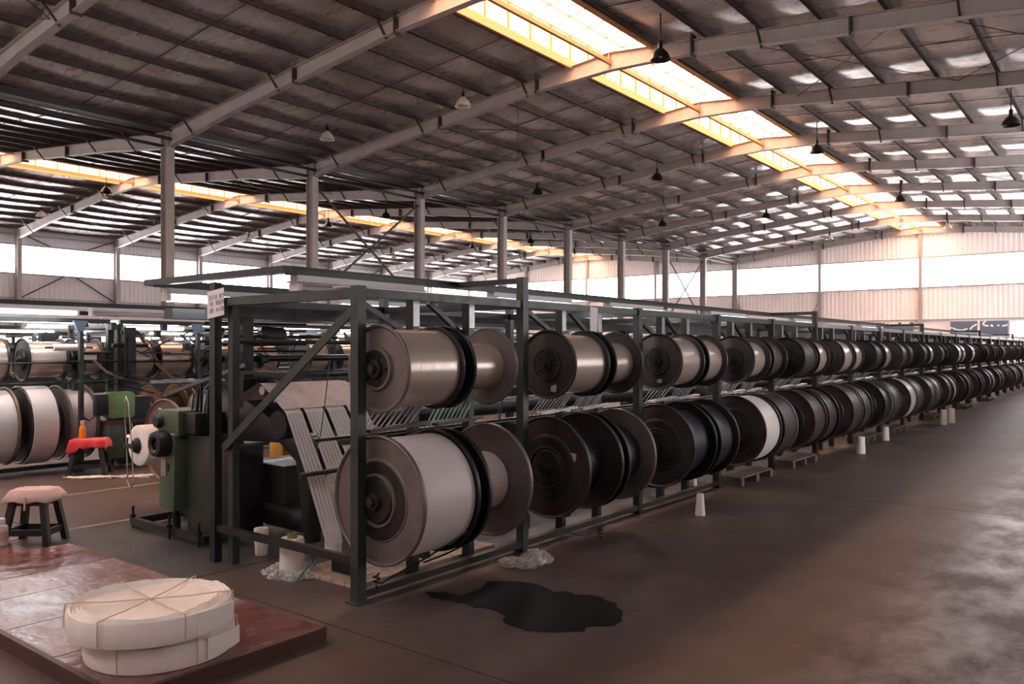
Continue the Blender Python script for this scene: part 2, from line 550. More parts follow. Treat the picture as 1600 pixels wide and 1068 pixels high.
def build_span(ci, xr, half, last):
    ceil = struct('ceiling', (xr, 0, 10.2))
    pit = 1.5 * half / 13.64
    offs = [pit * k for k in range(1, 10)]
    # outer sheets close the roof on both sides of the slot
    for sgn in (-1, 1):
        a, b = sgn * pit * 0.97, sgn * (half + 0.3)
        za, zb = top_z(a) + 0.34, top_z(b) + 0.34
        lo, hi = (a, b) if a < b else (b, a)
        zl, zh = (za, zb) if a < b else (zb, za)
        MB().prism([(xr + lo, zl), (xr + hi, zh), (xr + hi, zh + .05), (xr + lo, zl + .05)], YB - 1, YE + 1).build('roof_sheet', M_PURLIN, ceil, smooth=False)
    # purlins: C sections along the whole hall
    pm = MB().box(-0.035, 0.035, YB, YE, 0.0, 0.27).box(-0.035, 0.075, YB, YE, 0.0, 0.012).mesh('purlin', M_PURLIN, smooth=False)
    for sgn in (-1, 1):
        for o in offs:
            part('purlin', pm, ceil, (xr + sgn * o, 0, top_z(o)))
    # blankets
    n = 0
    for k in range(len(FRAMES) - 1):
        for sgn in (-1, 1):
            for g in range(8):
                o0, o1 = offs[g], offs[g + 1]
                x0, x1 = (xr + o0, xr + o1) if sgn > 0 else (xr - o1, xr - o0)
                z0, z1 = (top_z(o0), top_z(o1)) if sgn > 0 else (top_z(o1), top_z(o0))
                w = math.hypot(x1 - x0, z1 - z0)
                me = lining_mesh(w, 6.0, n * 7 % 5)
                part('insulation_panel', me, ceil, (x0, FRAMES[k], z0 + 0.285), rot=(0, -math.atan2(z1 - z0, x1 - x0), 0))
                n += 1
    # portal frame meshes shared by all frames
    prof = [(-half + 0.2, 8.36), (-9.6, 8.90), (-6.7, 9.17), (-2.6, 9.60), (0, 9.70), (2.6, 9.60), (6.7, 9.17), (9.6, 8.90), (half - 0.2, 8.36)]
    toppts = [(-half + 0.2, top_z(half - .2)), (0, top_z(0)), (half - 0.2, top_z(half - .2))]
    m = MB()
    m.prism(prof + list(reversed(toppts)), -0.006, 0.006)
    for A, B in zip(prof, prof[1:]):
        m.prism([A, B, (B[0], B[1] - 0.016), (A[0], A[1] - 0.016)], -0.11, 0.11)
    for A, B in zip(toppts, toppts[1:]):
        m.prism([A, B, (B[0], B[1] - 0.014), (A[0], A[1] - 0.014)], -0.11, 0.11)
    for sx in (-6.7, 0, 6.7):
        m.box(sx - .008, sx + .008, -0.1, 0.1, [z for x, z in prof if x == sx][0], top_z(sx))
    rme = m.mesh('rafter', M_RAFTER, smooth=False)
    pl = MB()
    pl.box(-0.03, 0.03, -0.14, 0.14, -0.06, 0.56)
    pme = pl.mesh('end_plate', M_DARKSTEEL, smooth=False)
    cm = MB()
    cm.box(-0.21, 0.21, -0.005, 0.005, 0, 8.88).box(-0.215, -0.195, -0.13, 0.13, 0, 8.88).box(0.195, 0.215, -0.13, 0.13, 0, 8.88)
    cm.box(-0.2, 0.2, -0.12, 0.12, 8.33, 8.36).box(-0.2, 0.2, -0.12, 0.12, 8.84, 8.87)
    cm.box(-0.3, 0.3, -0.22, 0.22, 0, 0.03)
    cme = cm.mesh('column', M_COLUMN, smooth=False)
    fb = MB()
    fb.bar((0, 0, 0), (0.0, -0.62, 0.72), 0.05, 0.05)
    fme = fb.mesh('fly_brace', M_DARKSTEEL, smooth=False)
    for y in FRAMES:
        fr = bpy.data.objects.new('portal_frame', None)
        COL.objects.link(fr)
        fr.parent = ceil
        fr.location = (0, y, -10.2)
        part('rafter', rme, fr, (xr, y, 0))
        for sgn in ((-1, 1) if ci == 0 else (-1,)):
            part('column', cme, fr, (xr + sgn * half, y, 0))
        for x, z in ((-2.6, 9.60), (2.6, 9.60), (-6.7, 9.17), (6.7, 9.17)):
            part('end_plate', pme, fr, (xr + x, y, z - 0.03), scale=(1, 1, 0.95 if abs(x) < 3 else 0.7))
        for x, z in ((-12, 8.50), (-7.5, 9.04), (-3.0, 9.5), (4.5, 9.32), (9.0, 8.96), (12, 8.50)):
            part('fly_brace', fme, fr, (xr + x, y, z))
    # ridge skylight: slot with upright yellowed sheets and a clear gabled top
    zb = top_z(pit) + 0.2
    H = 0.80
    nb = int(round(YE - YB))
    sky = struct('window_%d' % (ci + 1), (xr, 0, zb))
    curb = MB().box(-0.012, 0.012, 0.03, 0.97, 0.0, H).mesh('curb_panel', M_SKYCURB, smooth=False)
    mul = MB().box(-0.03, 0.03, -0.02, 0.02, -0.02, H + .02).mesh('mullion', M_WARMLIT, smooth=False)
    pw = math.hypot(pit, 0.22)
    pane = MB().box(0.02, pw - 0.02, 0.02, 0.98, -0.004, 0.004).mesh('roof_pane', M_SKYTOP, smooth=False)
    rib = MB().box(0.0, pw, -0.020, 0.020, -0.05, -0.006).mesh('glazing_bar', M_COLUMN, smooth=False)
    al = math.atan2(0.22, pit)
    for sgn in (-1, 1):
        for k in range(nb):
            y = YB + k
            part('curb_panel', curb, sky, (xr + sgn * pit * 0.96, y, zb + 0.02))
            part('mullion', mul, sky, (xr + sgn * pit * 0.94, y, zb + 0.02))
    sky2 = struct('window_%d' % (ci + 11), (xr, 0, zb + H))
    for sgn in (-1, 1):
        for k in range(nb):
            y = YB + k
            x0 = xr - pit if sgn < 0 else xr
            z0 = zb + H if sgn < 0 else zb + H + 0.22
            part('roof_pane', pane, sky2, (x0, y, z0), rot=(0, -al if sgn < 0 else al, 0))
            part('glazing_bar', rib, sky2, (x0, y, z0), rot=(0, -al if sgn < 0 else al, 0))
    for sgn in (-1, 1):
        MB().box(xr + sgn * pit * 0.9 - .05, xr + sgn * pit * 0.9 + .05, YB, YE, zb - 0.24, zb).build('gutter_beam', M_WARMLIT, sky, smooth=False)
        MB().box(xr + sgn * pit * 0.95 - .03, xr + sgn * pit * 0.95 + .03, YB, YE, zb + H - 0.02, zb + H + 0.05).build('head_rail', M_WARMLIT, sky, smooth=False)
        MB().bar((xr + sgn * pit * 0.5, YB, zb + H + 0.09), (xr + sgn * pit * 0.5, YE, zb + H + 0.09), 0.04, 0.05).build('glazing_bar', M_COLUMN, sky2, smooth=False)
    MB().box(xr - .05, xr + .05, YB, YE, 9.86, 9.98).build('ridge_tie', M_WARMLIT, ceil, smooth=False)
    MB().box(xr - .03, xr + .03, YB, YE, zb + H + .16, zb + H + .24).build('ridge_bar', M_WARMLIT, sky2, smooth=False)
    # tension rods crossing in some bays
    for k in (1, 4, 7, 9):
        y0, y1 = FRAMES[k], FRAMES[k + 1]
        for a, b in ((-12.5, -8.0), (-8.0, -3.4), (3.4, 8.0), (8.0, 12.5)):
            for s in (0, 1):
                p, q = (a, b) if s else (b, a)
                MB().cyl((xr + p, y0, top_z(p) - 0.1), (xr + q, y1, top_z(q) - 0.1), 0.012, seg=6).build('tension_rod', M_DARKSTEEL, ceil)
    # bridging rods between purlins
    for k in range(len(FRAMES) - 1):
        y = FRAMES[k] + 3.0
        for sgn in (-1, 1):
            MB().bar((xr + sgn * 1.5, y, top_z(1.5) + 0.07), (xr + sgn * 13.4, y, top_z(13.4) + 0.07), 0.018, 0.018).build('bridging_rod', M_DARKSTEEL, ceil, smooth=False)
    return ceil


CEIL = build_span(0, *SPANS[0], False)
CEIL2 = build_span(1, *SPANS[1], True)
XC = SPANS[0][0] - SPANS[0][1]       # column line between the two spans
XW = SPANS[1][0] - SPANS[1][1]       # side wall far off
XRW = SPANS[0][0] + SPANS[0][1]      # side wall beside the aisle
# valley gutter, eaves struts and wind bracing on the middle column line
MB().prism([(XC - .35, 9.1), (XC + .35, 9.1), (XC + .30, 8.88), (XC - .30, 8.88)], YB, YE).build('valley_gutter', M_DARKSTEEL, CEIL, smooth=False)
for dx, z in ((-0.24, 8.45), (0.24, 8.62)):
    MB().cyl((XC + dx, YB, z), (XC + dx, YE, z), 0.055, seg=10).build('eaves_strut', M_DARKSTEEL, CEIL)
for y0 in (20.28, 50.28):
    for s in (0, 1):
        za, zb2 = (8.1, 3.6) if s else (3.6, 8.1)
        MB().bar((XC, y0 + .1, za), (XC, y0 + 5.9, zb2), 0.07, 0.07).build('wind_brace', M_DARKSTEEL, CEIL, smooth=False)
        za, zb2 = (8.9, 6.1) if s else (6.1, 8.9)


def corrugated(mb, a0, a1, z0, ztop, place, depth=0.024, per=0.30):
    """vertical ribbed sheet; place(a, d, z) maps along/offset/height to a point"""
    n = int(round((a1 - a0) / per))
    per = (a1 - a0) / n
    prof = [(0, 0), (0.56, 0), (0.66, 1), (0.90, 1), (1.0, 0)]
    pts = []
    for i in range(n):
        for t, d in prof[:-1]:
            pts.append((a0 + (i + t) * per, d * depth))
    pts.append((a1, 0))
    v, f = [], []
    for a, d in pts:
        v += [place(a, d, z0), place(a, d, ztop(a))]
    for i in range(len(pts) - 1):
        f.append((2 * i, 2 * i + 2, 2 * i + 3, 2 * i + 1))
    mb.add(v, f)
    return mb


def roof_z(x):
    for xr, half in SPANS:
        if abs(x - xr) <= half + 0.01:
            return top_z(x - xr) + 0.28
    return 9.1


# end wall
wf = struct('wall_far', (-26, YE, 0))
pf = lambda a, d, z: (a, YE + 0.25 - d, z)
corrugated(MB(), XW - .3, XRW + .4, 8.02, roof_z, pf).build('upper_sheeting', M_WALL_FAR, wf, angle=20)
corrugated(MB(), XW - .3, XRW + .4, 3.66, lambda a: 5.92, pf).build('lower_sheeting', M_WALL_FAR, wf, angle=20)
mb = MB().box(XW - .3, XRW + .4, YE + .27, YE + .45, 0, 3.66)
mb.build('plinth_wall', M_WALL_FAR, wf, smooth=False)
MB().box(XW - .3, XRW + .4, YE + .10, YE + .24, 3.60, 3.68).build('girt', M_COLUMN, wf, smooth=False)
for z in (5.92, 8.0):
    MB().box(XW - .3, XRW + .4, YE + .12, YE + .26, z - .04, z + .04).build('girt', M_COLUMN, wf, smooth=False)
win = struct('window_3', (-26, YE + .26, 5.96))
FX = [XRW, -5.4, -12.3, -19.2, -25.84, -33, -40, -47, XW]
for a, b in zip(FX[1:], FX):
    MB().box(a + .04, b - .04, YE + .30, YE + .33, 5.96, 7.98).build('pane', M_GLASS, win, smooth=False)
    nn = int((b - a) / 1.2)
    for i in range(1, nn):
        x = a + (b - a) * i / nn
        MB().box(x - .02, x + .02, YE + .26, YE + .30, 5.96, 7.98).build('mullion', M_FIXTURE, win, smooth=False)
for x in FX[1:-1]:
    if abs(x - XC) < .5:
        continue
    MB().box(x - .11, x + .11, YE - .02, YE + .22, 0, roof_z(x) - .45).build('wall_column', M_COLUMN, wf, smooth=False)
for x, s in ((-24.9, -1), (-20.0, 1)):
    MB().bar((x, YE + .05, 3.7), (x + s * 1.0, YE + .05, 5.8), .06, .06).build('wind_brace', M_COLUMN, wf, smooth=False)
# low glazing of the end wall, blue grey with white painted swirls
win = struct('window_4', (-9, YE + .2, 2.5))
lowp = [(-10.45, -8.80), (-8.66, -7.02), (-16.6, -14.9), (-14.75, -12.75)]
for i, (a, b) in enumerate(lowp):
    MB().box(a - .07, b + .07, YE + .16, YE + .26, 2.35, 3.60).build('window_frame', M_WALL_FAR, win, smooth=False)
    p = MB().box(a, b, YE + .135, YE + .155, 2.45, 3.50).build('pane', M_BLUEGLASS, win, smooth=False)

    def blot(pts, w):
        m = MB()
        for (x0, z0), (x1, z1) in zip(pts, pts[1:]):
            m.bar((a + x0, YE + .125, z0), (a + x1, YE + .125, z1), .012, w, up=(0, 0, 1))
        m.build('painted_swirl', M_PAPER, p, smooth=False)
    if i == 0:
        blot([(.15, 3.05), (.4, 2.92), (.75, 2.88), (1.05, 2.98)], .10)
        blot([(1.2, 2.92), (1.35, 3.12), (1.6, 3.28)], .10)
        blot([(-.05, 2.95), (.1, 3.1)], .1)
    elif i == 1:
        blot([(.35, 3.48), (.18, 3.34), (.25, 3.2), (.5, 3.15)], .11)
        blot([(.62, 3.2), (.78, 3.13)], .13)
        blot([(1.02, 3.17), (1.14, 3.17)], .11)
        blot([(1.3, 3.13), (1.6, 3.2)], .11)
    elif i == 2:
        blot([(.7, 3.42), (1.0, 3.46), (1.2, 3.36)], .09)
    else:
        blot([(.1, 3.4), (.3, 3.4)], .26)
        blot([(.35, 3.4), (1.0, 3.4)], .2)
        blot([(1.2, 3.4), (1.75, 3.4)], .26)
win = struct('window_5', (-6, YE + .2, 2.5))
for a, b in ((-6.92, -5.6), (-4.9, -2.6)):
    MB().box(a - .07, b + .07, YE + .16, YE + .26, 2.25, 3.50).build('window_frame', M_WALL_FAR, win, smooth=False)
    MB().box(a, b, YE + .13, YE + .155, 2.35, 3.36).build('pane', M_GLASS_LOW, win, smooth=False)

# side wall far off beyond the second span
wl = struct('wall_left', (XW, 40, 0))
pl_ = lambda a, d, z: (XW - 0.35 + d, a, z)
corrugated(MB(), YB - 1, YE + .3, 8.0, lambda a: 9.15, pl_).build('upper_sheeting', M_WALL_LEFT, wl, angle=20)
corrugated(MB(), YB - 1, YE + .3, 0.0, lambda a: 6.22, pl_).build('lower_sheeting', M_WALL_LEFT, wl, angle=20)
for z in (6.22, 8.0, 8.62):
    MB().box(XW - .33, XW - .2, YB, YE, z - .05, z + .05).build('girt', M_COLUMN, wl, smooth=False)
MB().box(XW - .3, XW - .2, YB, YE, 4.70, 4.76).build('girt', M_COLUMN, wl, smooth=False)
for y0 in (20.28, 44.28):
    MB().bar((XW - .1, y0 + .2, 4.75), (XW - .1, y0 + 2.7, 6.2), .07, .07).build('wind_brace', M_DARKSTEEL, wl, smooth=False)
    MB().bar((XW - .1, y0 + 3.4, 6.2), (XW - .1, y0 + 5.8, 4.75), .07, .07).build('wind_brace', M_DARKSTEEL, wl, smooth=False)
    MB().bar((XW - .1, y0 + .2, 8.7), (XW - .1, y0 + 1.9, 8.0), .07, .07).build('wind_brace', M_DARKSTEEL, wl, smooth=False)
    MB().bar((XW - .1, y0 + 4.1, 8.0), (XW - .1, y0 + 5.8, 8.7), .07, .07).build('wind_brace', M_DARKSTEEL, wl, smooth=False)
win = struct('window_6', (XW - .4, 40, 6.2))
for a, b in zip(FRAMES, FRAMES[1:]):
    MB().box(XW - .42, XW - .39, a + .04, b - .04, 6.27, 7.95).build('pane', M_GLASS, win, smooth=False)

# side wall beside the aisle and the wall behind, both outside the view
wr = struct('wall_right', (XRW + .3, 30, 0))
X0, X1 = XRW + .3, XRW + .42
for z0, z1 in ((0, .9), (3.0, 6.0), (8.0, 9.3)):
    MB().box(X0, X1, YB - 1, YE + .3, z0, z1).build('wall_panel', M_WALL_LEFT, wr, smooth=False)
for y in FRAMES:
    MB().box(X0, X1, y - .7, y + .7, .9, 3.0).build('wall_pier', M_WALL_LEFT, wr, smooth=False)
win = struct('window_7', (X1, 30, .9))
win2 = struct('window_8', (X1, 30, 6.0))
for a, b in zip(FRAMES, FRAMES[1:]):
    if 8 < a < 9 or a > 43:
        MB().box(X0 + .05, X0 + .08, a + .7, b - .7, .9, 3.0).build('pane', M_GLASS_LOW, win, smooth=False)
    else:
        MB().box(X0 + .02, X0 + .10, a + .7, b - .7, .9, 3.0).build('wall_panel', M_WALL_LEFT, wr, smooth=False)
    if a > 25:
        MB().box(X0 + .05, X0 + .08, a + .04, b - .04, 6.0, 8.0).build('pane', M_GLASS, win2, smooth=False)
    else:
        MB().box(X0 + .02, X0 + .10, a, b, 6.0, 8.0).build('wall_panel', M_WALL_LEFT, wr, smooth=False)
wn = struct('wall_back', (-26, YB - .3, 0))
for z0, z1 in ((0, 6.0), (8.0, 10.6)):
    MB().box(XW - .5, XRW + .5, YB - .45, YB - .3, z0, z1).build('wall_panel', M_WALL_FAR, wn, smooth=False)
win = struct('window_9', (-26, YB - .4, 6))  # unseen window band added as fill light from behind the camera
for a, b in zip(FX[1:], FX):
    MB().box(a + .04, b - .04, YB - .40, YB - .37, 6.0, 8.0).build('pane', M_FILL_BACK, win, smooth=False)

# ------------------------------------------------------------------ pendant lamps under the roof
def lamp_meshes():
    rod = MB().cyl((0, 0, 0.20), (0, 0, 1.0), 0.018, seg=6).mesh('rod', M_LAMP)
    gear = MB().lathe([(0.14, 0), (0.14, .055), (0.30, .055), (0.34, .03), (0.34, 0)], axis='Z', seg=14).mesh('gear_housing', M_LAMP)
    prof = [(0.16, .05), (0.12, .10), (0.02, .19), (-0.12, .25), (-0.14, .255), (-0.13, .245), (0.01, .18), (0.11, .09), (0.15, .04)]
    bell = MB().lathe(prof, axis='Z', seg=20, close=True)
    bulb = MB().lathe([(-0.08, 0), (-0.06, .04), (0.0, .055), (0.06, .04), (0.12, .02)], axis='Z', seg=12).mesh('bulb', M_LAMPG)
    return rod, gear, bell.mesh('bell_shade', M_LAMP), MB().lathe(prof, axis='Z', seg=20, close=True).mesh('bell_shade', M_LAMPG), bulb


ROD, GEAR, BELL, BELLG, BULB = lamp_meshes()
LAMPS = [(-9.5, 18.2, 8.96, 0), (-9.5, 30.5, 9.0, 0), (-9.5, 43.5, 9.1, 0), (-3.0, 27.3, 8.2, 0), (-3.0, 40.0, 8.5, 0),
         (-16.6, 18.8, 9.25, 1), (-16.6, 31.5, 9.1, 0), (-16.6, 44.4, 9.1, 0), (-22, 17.9, 8.9, 1), (-22, 30.1, 8.9, 0), (-22, 42.4, 8.9, 0),
         (-9.5, 56, 9.2, 1), (-3.0, 52, 8.7, 1), (-16.6, 56, 9.1, 1),
         (-38, 18.0, 9.0, 0), (-45, 18.0, 8.6, 1), (-45, 30.3, 8.6, 1), (-32, 30, 8.8, 0), (-38, 31, 9.0, 0), (-32, 43, 8.8, 0), (-38, 44, 9, 0), (-45, 43, 8.6, 1)]
rowname = {-9.5: 'just beside the ridge skylight', -3.0: 'over the wide aisle', -16.6: 'between ridge skylight and middle columns', -22: 'close by the middle columns',
           -38: 'under the second ridge skylight', -45: 'towards the grey side wall', -32: 'just past the middle columns'}
cnt = {}
for x, y, z, g in LAMPS:
    cnt[x] = cnt.get(x, 0) + 1
    nm = ('clear glass' if g else 'black bell-shaped') + ' pendant lamp hanging ' + rowname[x] + ', ' + ORD[cnt[x] - 1] + ' down the hall'
    t = thing('pendant_lamp', (x, y, z), nm, 'lamp', 'pendant lamps under the roof')
    xr, half = SPANS[0] if x > XC else SPANS[1]
    L = top_z(x - xr) + 0.05 - z
    part('rod', ROD, t, (x, y, z + 0.2 - 0.2 * (L - .2) / .8), scale=(1, 1, (L - .2) / .8))
    part('gear_housing', GEAR, t, (x, y, z))
    part('bell_shade', BELLG if g else BELL, t, (x, y, z))
    part('bulb', BULB, t, (x, y, z))

# ------------------------------------------------------------------ yarn beams (flanged reels)
def flange_profile(R, kind):
    if kind == 'low':
        return [(-.016, 0.0), (-.016, .36 * R), (-.028, .375 * R), (-.028, .40 * R), (-.012, .42 * R), (-.010, .62 * R), (-.002, .64 * R), (0.0, .94 * R),
                (-.012, .955 * R), (-.018, .975 * R), (-.014, .995 * R), (.0, R), (.012, .995 * R), (.016, .975 * R), (.010, .955 * R), (.006, .93 * R), (.006, 0)]
    return [(-.014, 0.0), (-.014, .40 * R), (-.030, .42 * R), (-.030, .47 * R), (-.008, .50 * R), (0.0, .90 * R), (-.010, .93 * R), (-.014, .965 * R), (-.010, .99 * R),
            (.0, R), (.010, .985 * R), (.012, .96 * R), (.006, .93 * R), (.006, 0)]


R_LO, R_UP = 0.415, 0.283
FL = {}
for tier, R in (('low', R_LO), ('up', R_UP)):
    for key, mm in (('g', M_FLANGE), ('d', M_FLANGED), ('k', M_FLANGEK), ('r', M_FLANGER), ('c', mat('flange_tan_brown', (.17, .12, .08), .45, .2, .2, 5.0))):
        FL[tier, key] = MB().lathe(flange_profile(R, tier), seg=56).mesh('flange', mm, angle=25)
HUB = {}
HUB['low'] = MB().lathe([(-.085, 0), (-.085, .030), (-.060, .034), (-.060, .055), (-.030, .062), (-.030, .135), (-.0150, .150), (-.0145, .246), (-.0115, .250)], seg=28).mesh('hub', M_HUB)
hb = MB().lathe([(-.075, 0), (-.075, .026), (-.048, .030), (-.048, .058), (-.024, .064), (-.024, .115), (-.010, .124)], seg=28)
for k in range(5):
    t = 2 * PI * k / 5
    hb.cyl((.083 * math.cos(t), -.034, .083 * math.sin(t)), (.083 * math.cos(t), -.02, .083 * math.sin(t)), .011, seg=8)
HUB['up'] = hb.mesh('hub', M_HUB)
YARN = {}
for key, mm in (('gold', Y_GOLD), ('white', Y_WHITE), ('dark', Y_DARK), ('brown', Y_BROWN), ('grey', Y_GREY)):
    YARN[key] = MB().lathe([(0, 0.15), (0, .985), (.008, 1.0), (.25, 1.004), (.5, 1.0), (.75, 1.003), (.992, 1.0), (1, .985), (1, .15)], seg=56).mesh('yarn', mm, angle=40)
AXLE = MB().cyl((0, -.05, 0), (0, 1.05, 0), .022, seg=12).mesh('axle', M_STEEL)


def warp_beam(x, z, y0, y1, tier, fl, fl2, yk, yr, label, group, sticker=False, hub=True, s=1.0):
    R = R_LO if tier == 'low' else R_UP
    t = thing('yarn_reel', (x, y0, z - R * s), label, 'yarn reel', group)
    part('flange', FL[tier, fl], t, (x, y0, z), scale=(s, 1, s))
    part('flange', FL[tier, fl2], t, (x, y1, z), rot=(0, 0, PI), scale=(s, 1, s))
    part('yarn', YARN[yk], t, (x, y0 + .008, z), scale=(yr * s, y1 - y0 - .016, yr * s))
    if hub:
        part('hub', HUB[tier], t, (x, y0, z))
    part('axle', AXLE, t, (x, y0, z), scale=(1, (y1 - y0), 1))
    if sticker:
        sx, sz = sticker
        st = MB().box(-.026, .026, -.0025, 0, -.03, .03).mesh('paper_tag', mat('tag_paper', (.42, .34, .28), .8), smooth=False)
        part('paper_tag', st, t, (x + sx, y0 - .003, z + sz), rot=(0, .15, 0))
    return t


# ------------------------------------------------------------------ the long creel row
XP = -3.90        # line of front posts
XM = -4.06        # posts standing between the reels
XI = -5.50        # back posts
XL1, XL2 = -4.62, -6.38   # two light rails above
P = [3.42, 5.13, 7.00, 8.86, 10.62]
for a, b in ((12.43, 19.95), (19.95, 28.1), (28.1, 36.0), (36.0, 44.0)):
    P += [a + (b - a) * k / 4 for k in range(4)]
P += [44.0, 46.0, 48.0, 50.0]
TALL = {5.13, 12.43, 19.95, 28.1, 36.0, 44.0}
NB = len(P) - 1
AX_LO, AX_UP = (-3.80, 0.645), (-3.80, 1.475)


def bay_of(i):
    o = -0.13 if i == 0 else 0.0
    return [(P[i] + .21 + o, P[i] + .21 + o + .50), (P[i] + .83 + o, P[i] + .83 + o + .45)]


rack = None
bounds = [0, 5, 9, 13, 17, 21, NB]
for ri in range(len(bounds) - 1):
    i0, i1 = bounds[ri], bounds[ri + 1]
    y0, y1 = P[i0], P[i1]
    last = ri == len(bounds) - 2
    rack = thing('creel_rack', (XP, y0, 0), 'dark green steel creel rack of the long aisle row, ' + ORD[ri] + ' frame counted down the aisle', 'rack', 'creel racks of the long aisle row')
    for i in range(i0, i1 + (1 if last else 0)):
        y = P[i]
        tall = y in TALL
        m = MB().box(XP - .035, XP + .035, y - .035, y + .035, 0.0, 2.17 if tall else 2.0).box(XP - .06, XP + .06, y - .06, y + .06, 0, .012)
        post = m.build('post', M_RACK if i < 2 else M_RACKD, rack, smooth=False)
        if tall:
            MB().box(XL1 + .052, XP - .035, y - .02, y + .02, 2.12, 2.165).build('gallows_arm', M_RACKD, rack, smooth=False)
        MB().box(XI, XP - .036, y - .03, y + .03, 1.92, 1.98).build('cross_beam', M_RACK if i == 0 else M_RACKD, rack, smooth=False)
        MB().box(XI - .1, XP - .036, y - .02, y + .02, .235, .285).build('foot_beam', M_RACKD, rack, smooth=False)
        MB().box(XI - .035, XI + .035, y - .03, y + .03, 0, 2.10).build('back_post', M_RACKD, rack, smooth=False)
        if i == 0:
            MB().box(XI + .13, XI + .19, y + .02, y + .08, 0.0, 1.98).build('back_post', M_RACK, rack, smooth=False)
    if i0 == 0:
        br = MB().bar((XP - .04, y0 + .03, 1.88), (XI + .1, y0 + .03, .88), .05, .016).bar((XP - .04, y0 + .0, 1.86), (XI + .1, y0 + .0, .86), .016, .06)
        br.build('diagonal_brace', M_RACK, rack, smooth=False)
    e = y1 + (.035 if last else -.036)
    MB().box(XP - .02, XP + .02, y0 + .036, e, 1.93, 1.985).build('top_rail', M_RACK if ri == 0 else M_RAILPALE, rack, smooth=False)
    MB().box(XM - .05, XM + .05, y0 - .03, e, 1.992, 2.004).build('top_plate', M_RAILPALE, rack, smooth=False)  # pale plate paints the window light along the rack top
    MB().box(XI - .02, XI + .02, y0 + .031, e, 1.93, 1.985).build('top_rail', M_RACKD, rack, smooth=False)
    if ri == 0:
        MB().box(XP - .03, XP + .03, y0 + .036, P[3] - .036, .03, .075).build('floor_rail', M_RACKD, rack, smooth=False)
    MB().bar((XM - .06, y0 + .05, .99), (XM - .06, e, .99), .03, .035).build('guide_rail', M_RACKD, rack, smooth=False)
    MB().cyl((-4.40, y0 + .05, .982), (-4.40, e, .982), .012, seg=8).build('lease_rod', M_RACKD, rack)
    for i in range(i0, i1):
        (a0, a1), (b0, b1) = bay_of(i)
        for yy in ((a1 + b0) / 2, b1 + .085):
            MB().box(XM - .035, XM + .035, yy - .03, yy + .03, 0, 1.99).build('middle_post', M_RACKD, rack, smooth=False)
            MB().box(XM + .036, XM + .040, yy - .03, yy + .03, 1.76, 1.99).build('edge_strip', M_RAILPALE, rack, smooth=False)  # pale strip paints the lit side face of the post
            for z in (AX_LO[1], AX_UP[1]):
                MB().box(XM + .03, AX_LO[0] + .05, yy - .02, yy + .02, z - .12, z - .07).build('axle_bracket', M_MACH, rack, smooth=False)
        ym = (a1 + b0) / 2
        MB().bar((XM, ym - .04, 1.70), (XM, ym - .55, 1.94), .035, .035).build('knee_brace', M_RACKD, rack, smooth=False)
        MB().bar((XM - .05, b1 + .05, 1.72), (XM - .05, b1 - .30, 1.94), .035, .035).build('knee_brace', M_RACKD, rack, smooth=False)
        # short pale trays under the upper reels
        for (u0, u1) in ((a0, a1), (b0, b1)):
            MB().bar((-3.88, u0 - .02, 1.075), (-3.88, u1 + .02, 1.095), .06, .018).build('yarn_tray', M_RAILPALE if i > 0 else M_RACKD, rack, smooth=False)
            MB().box(XM - .32, XM - .04, u0 + .1, u0 + .16, .08, .20).build('beam_foot', M_MACH, rack, smooth=False)

UPSPEC = {0: (('g', 'd', 'gold', .252), ('k', 'g', 'gold', .165)), 1: (('d', 'd', 'gold', .245), ('k', 'd', 'gold', .185)),
          2: (('d', 'd', 'gold', .240), ('k', 'd', 'gold', .225)), 3: (('d', 'd', 'gold', .215), ('d', 'd', 'grey', .22)),
          4: (('k', 'd', 'brown', .262), ('k', 'd', 'gold', .235)), 5: (('d', 'd', 'gold', .25), ('d', 'd', 'gold', .245)),
          6: (('k', 'k', 'brown', .25), ('k', 'd', 'gold', .25)), 7: (('d', 'd', 'grey', .25), ('k', 'k', 'brown', .25))}
LOSPEC = {0: (('g', 'k', 'white', .385), ('k', 'g', 'white', .205)), 1: (('d', 'd', 'dark', .23), ('k', 'g', 'dark', .26)),
          2: (('d', 'k', 'dark', .33), ('k', 'd', 'dark', .35)), 3: (('d', 'd', 'white', .39), ('d', 'g', 'brown', .40)),
          4: (('d', 'd', 'brown', .39), ('d', 'k', 'brown', .38)), 5: (('d', 'd', 'brown', .40), ('d', 'd', 'brown', .39)),
          6: (('k', 'g', 'dark', .37), ('d', 'd', 'brown', .40)), 7: (('d', 'd', 'white', .395), ('d', 'd', 'brown', .40))}
rnd = random.Random(5)
coln = {'gold': 'tan', 'white': 'white', 'dark': 'black', 'brown': 'brown', 'grey': 'grey'}
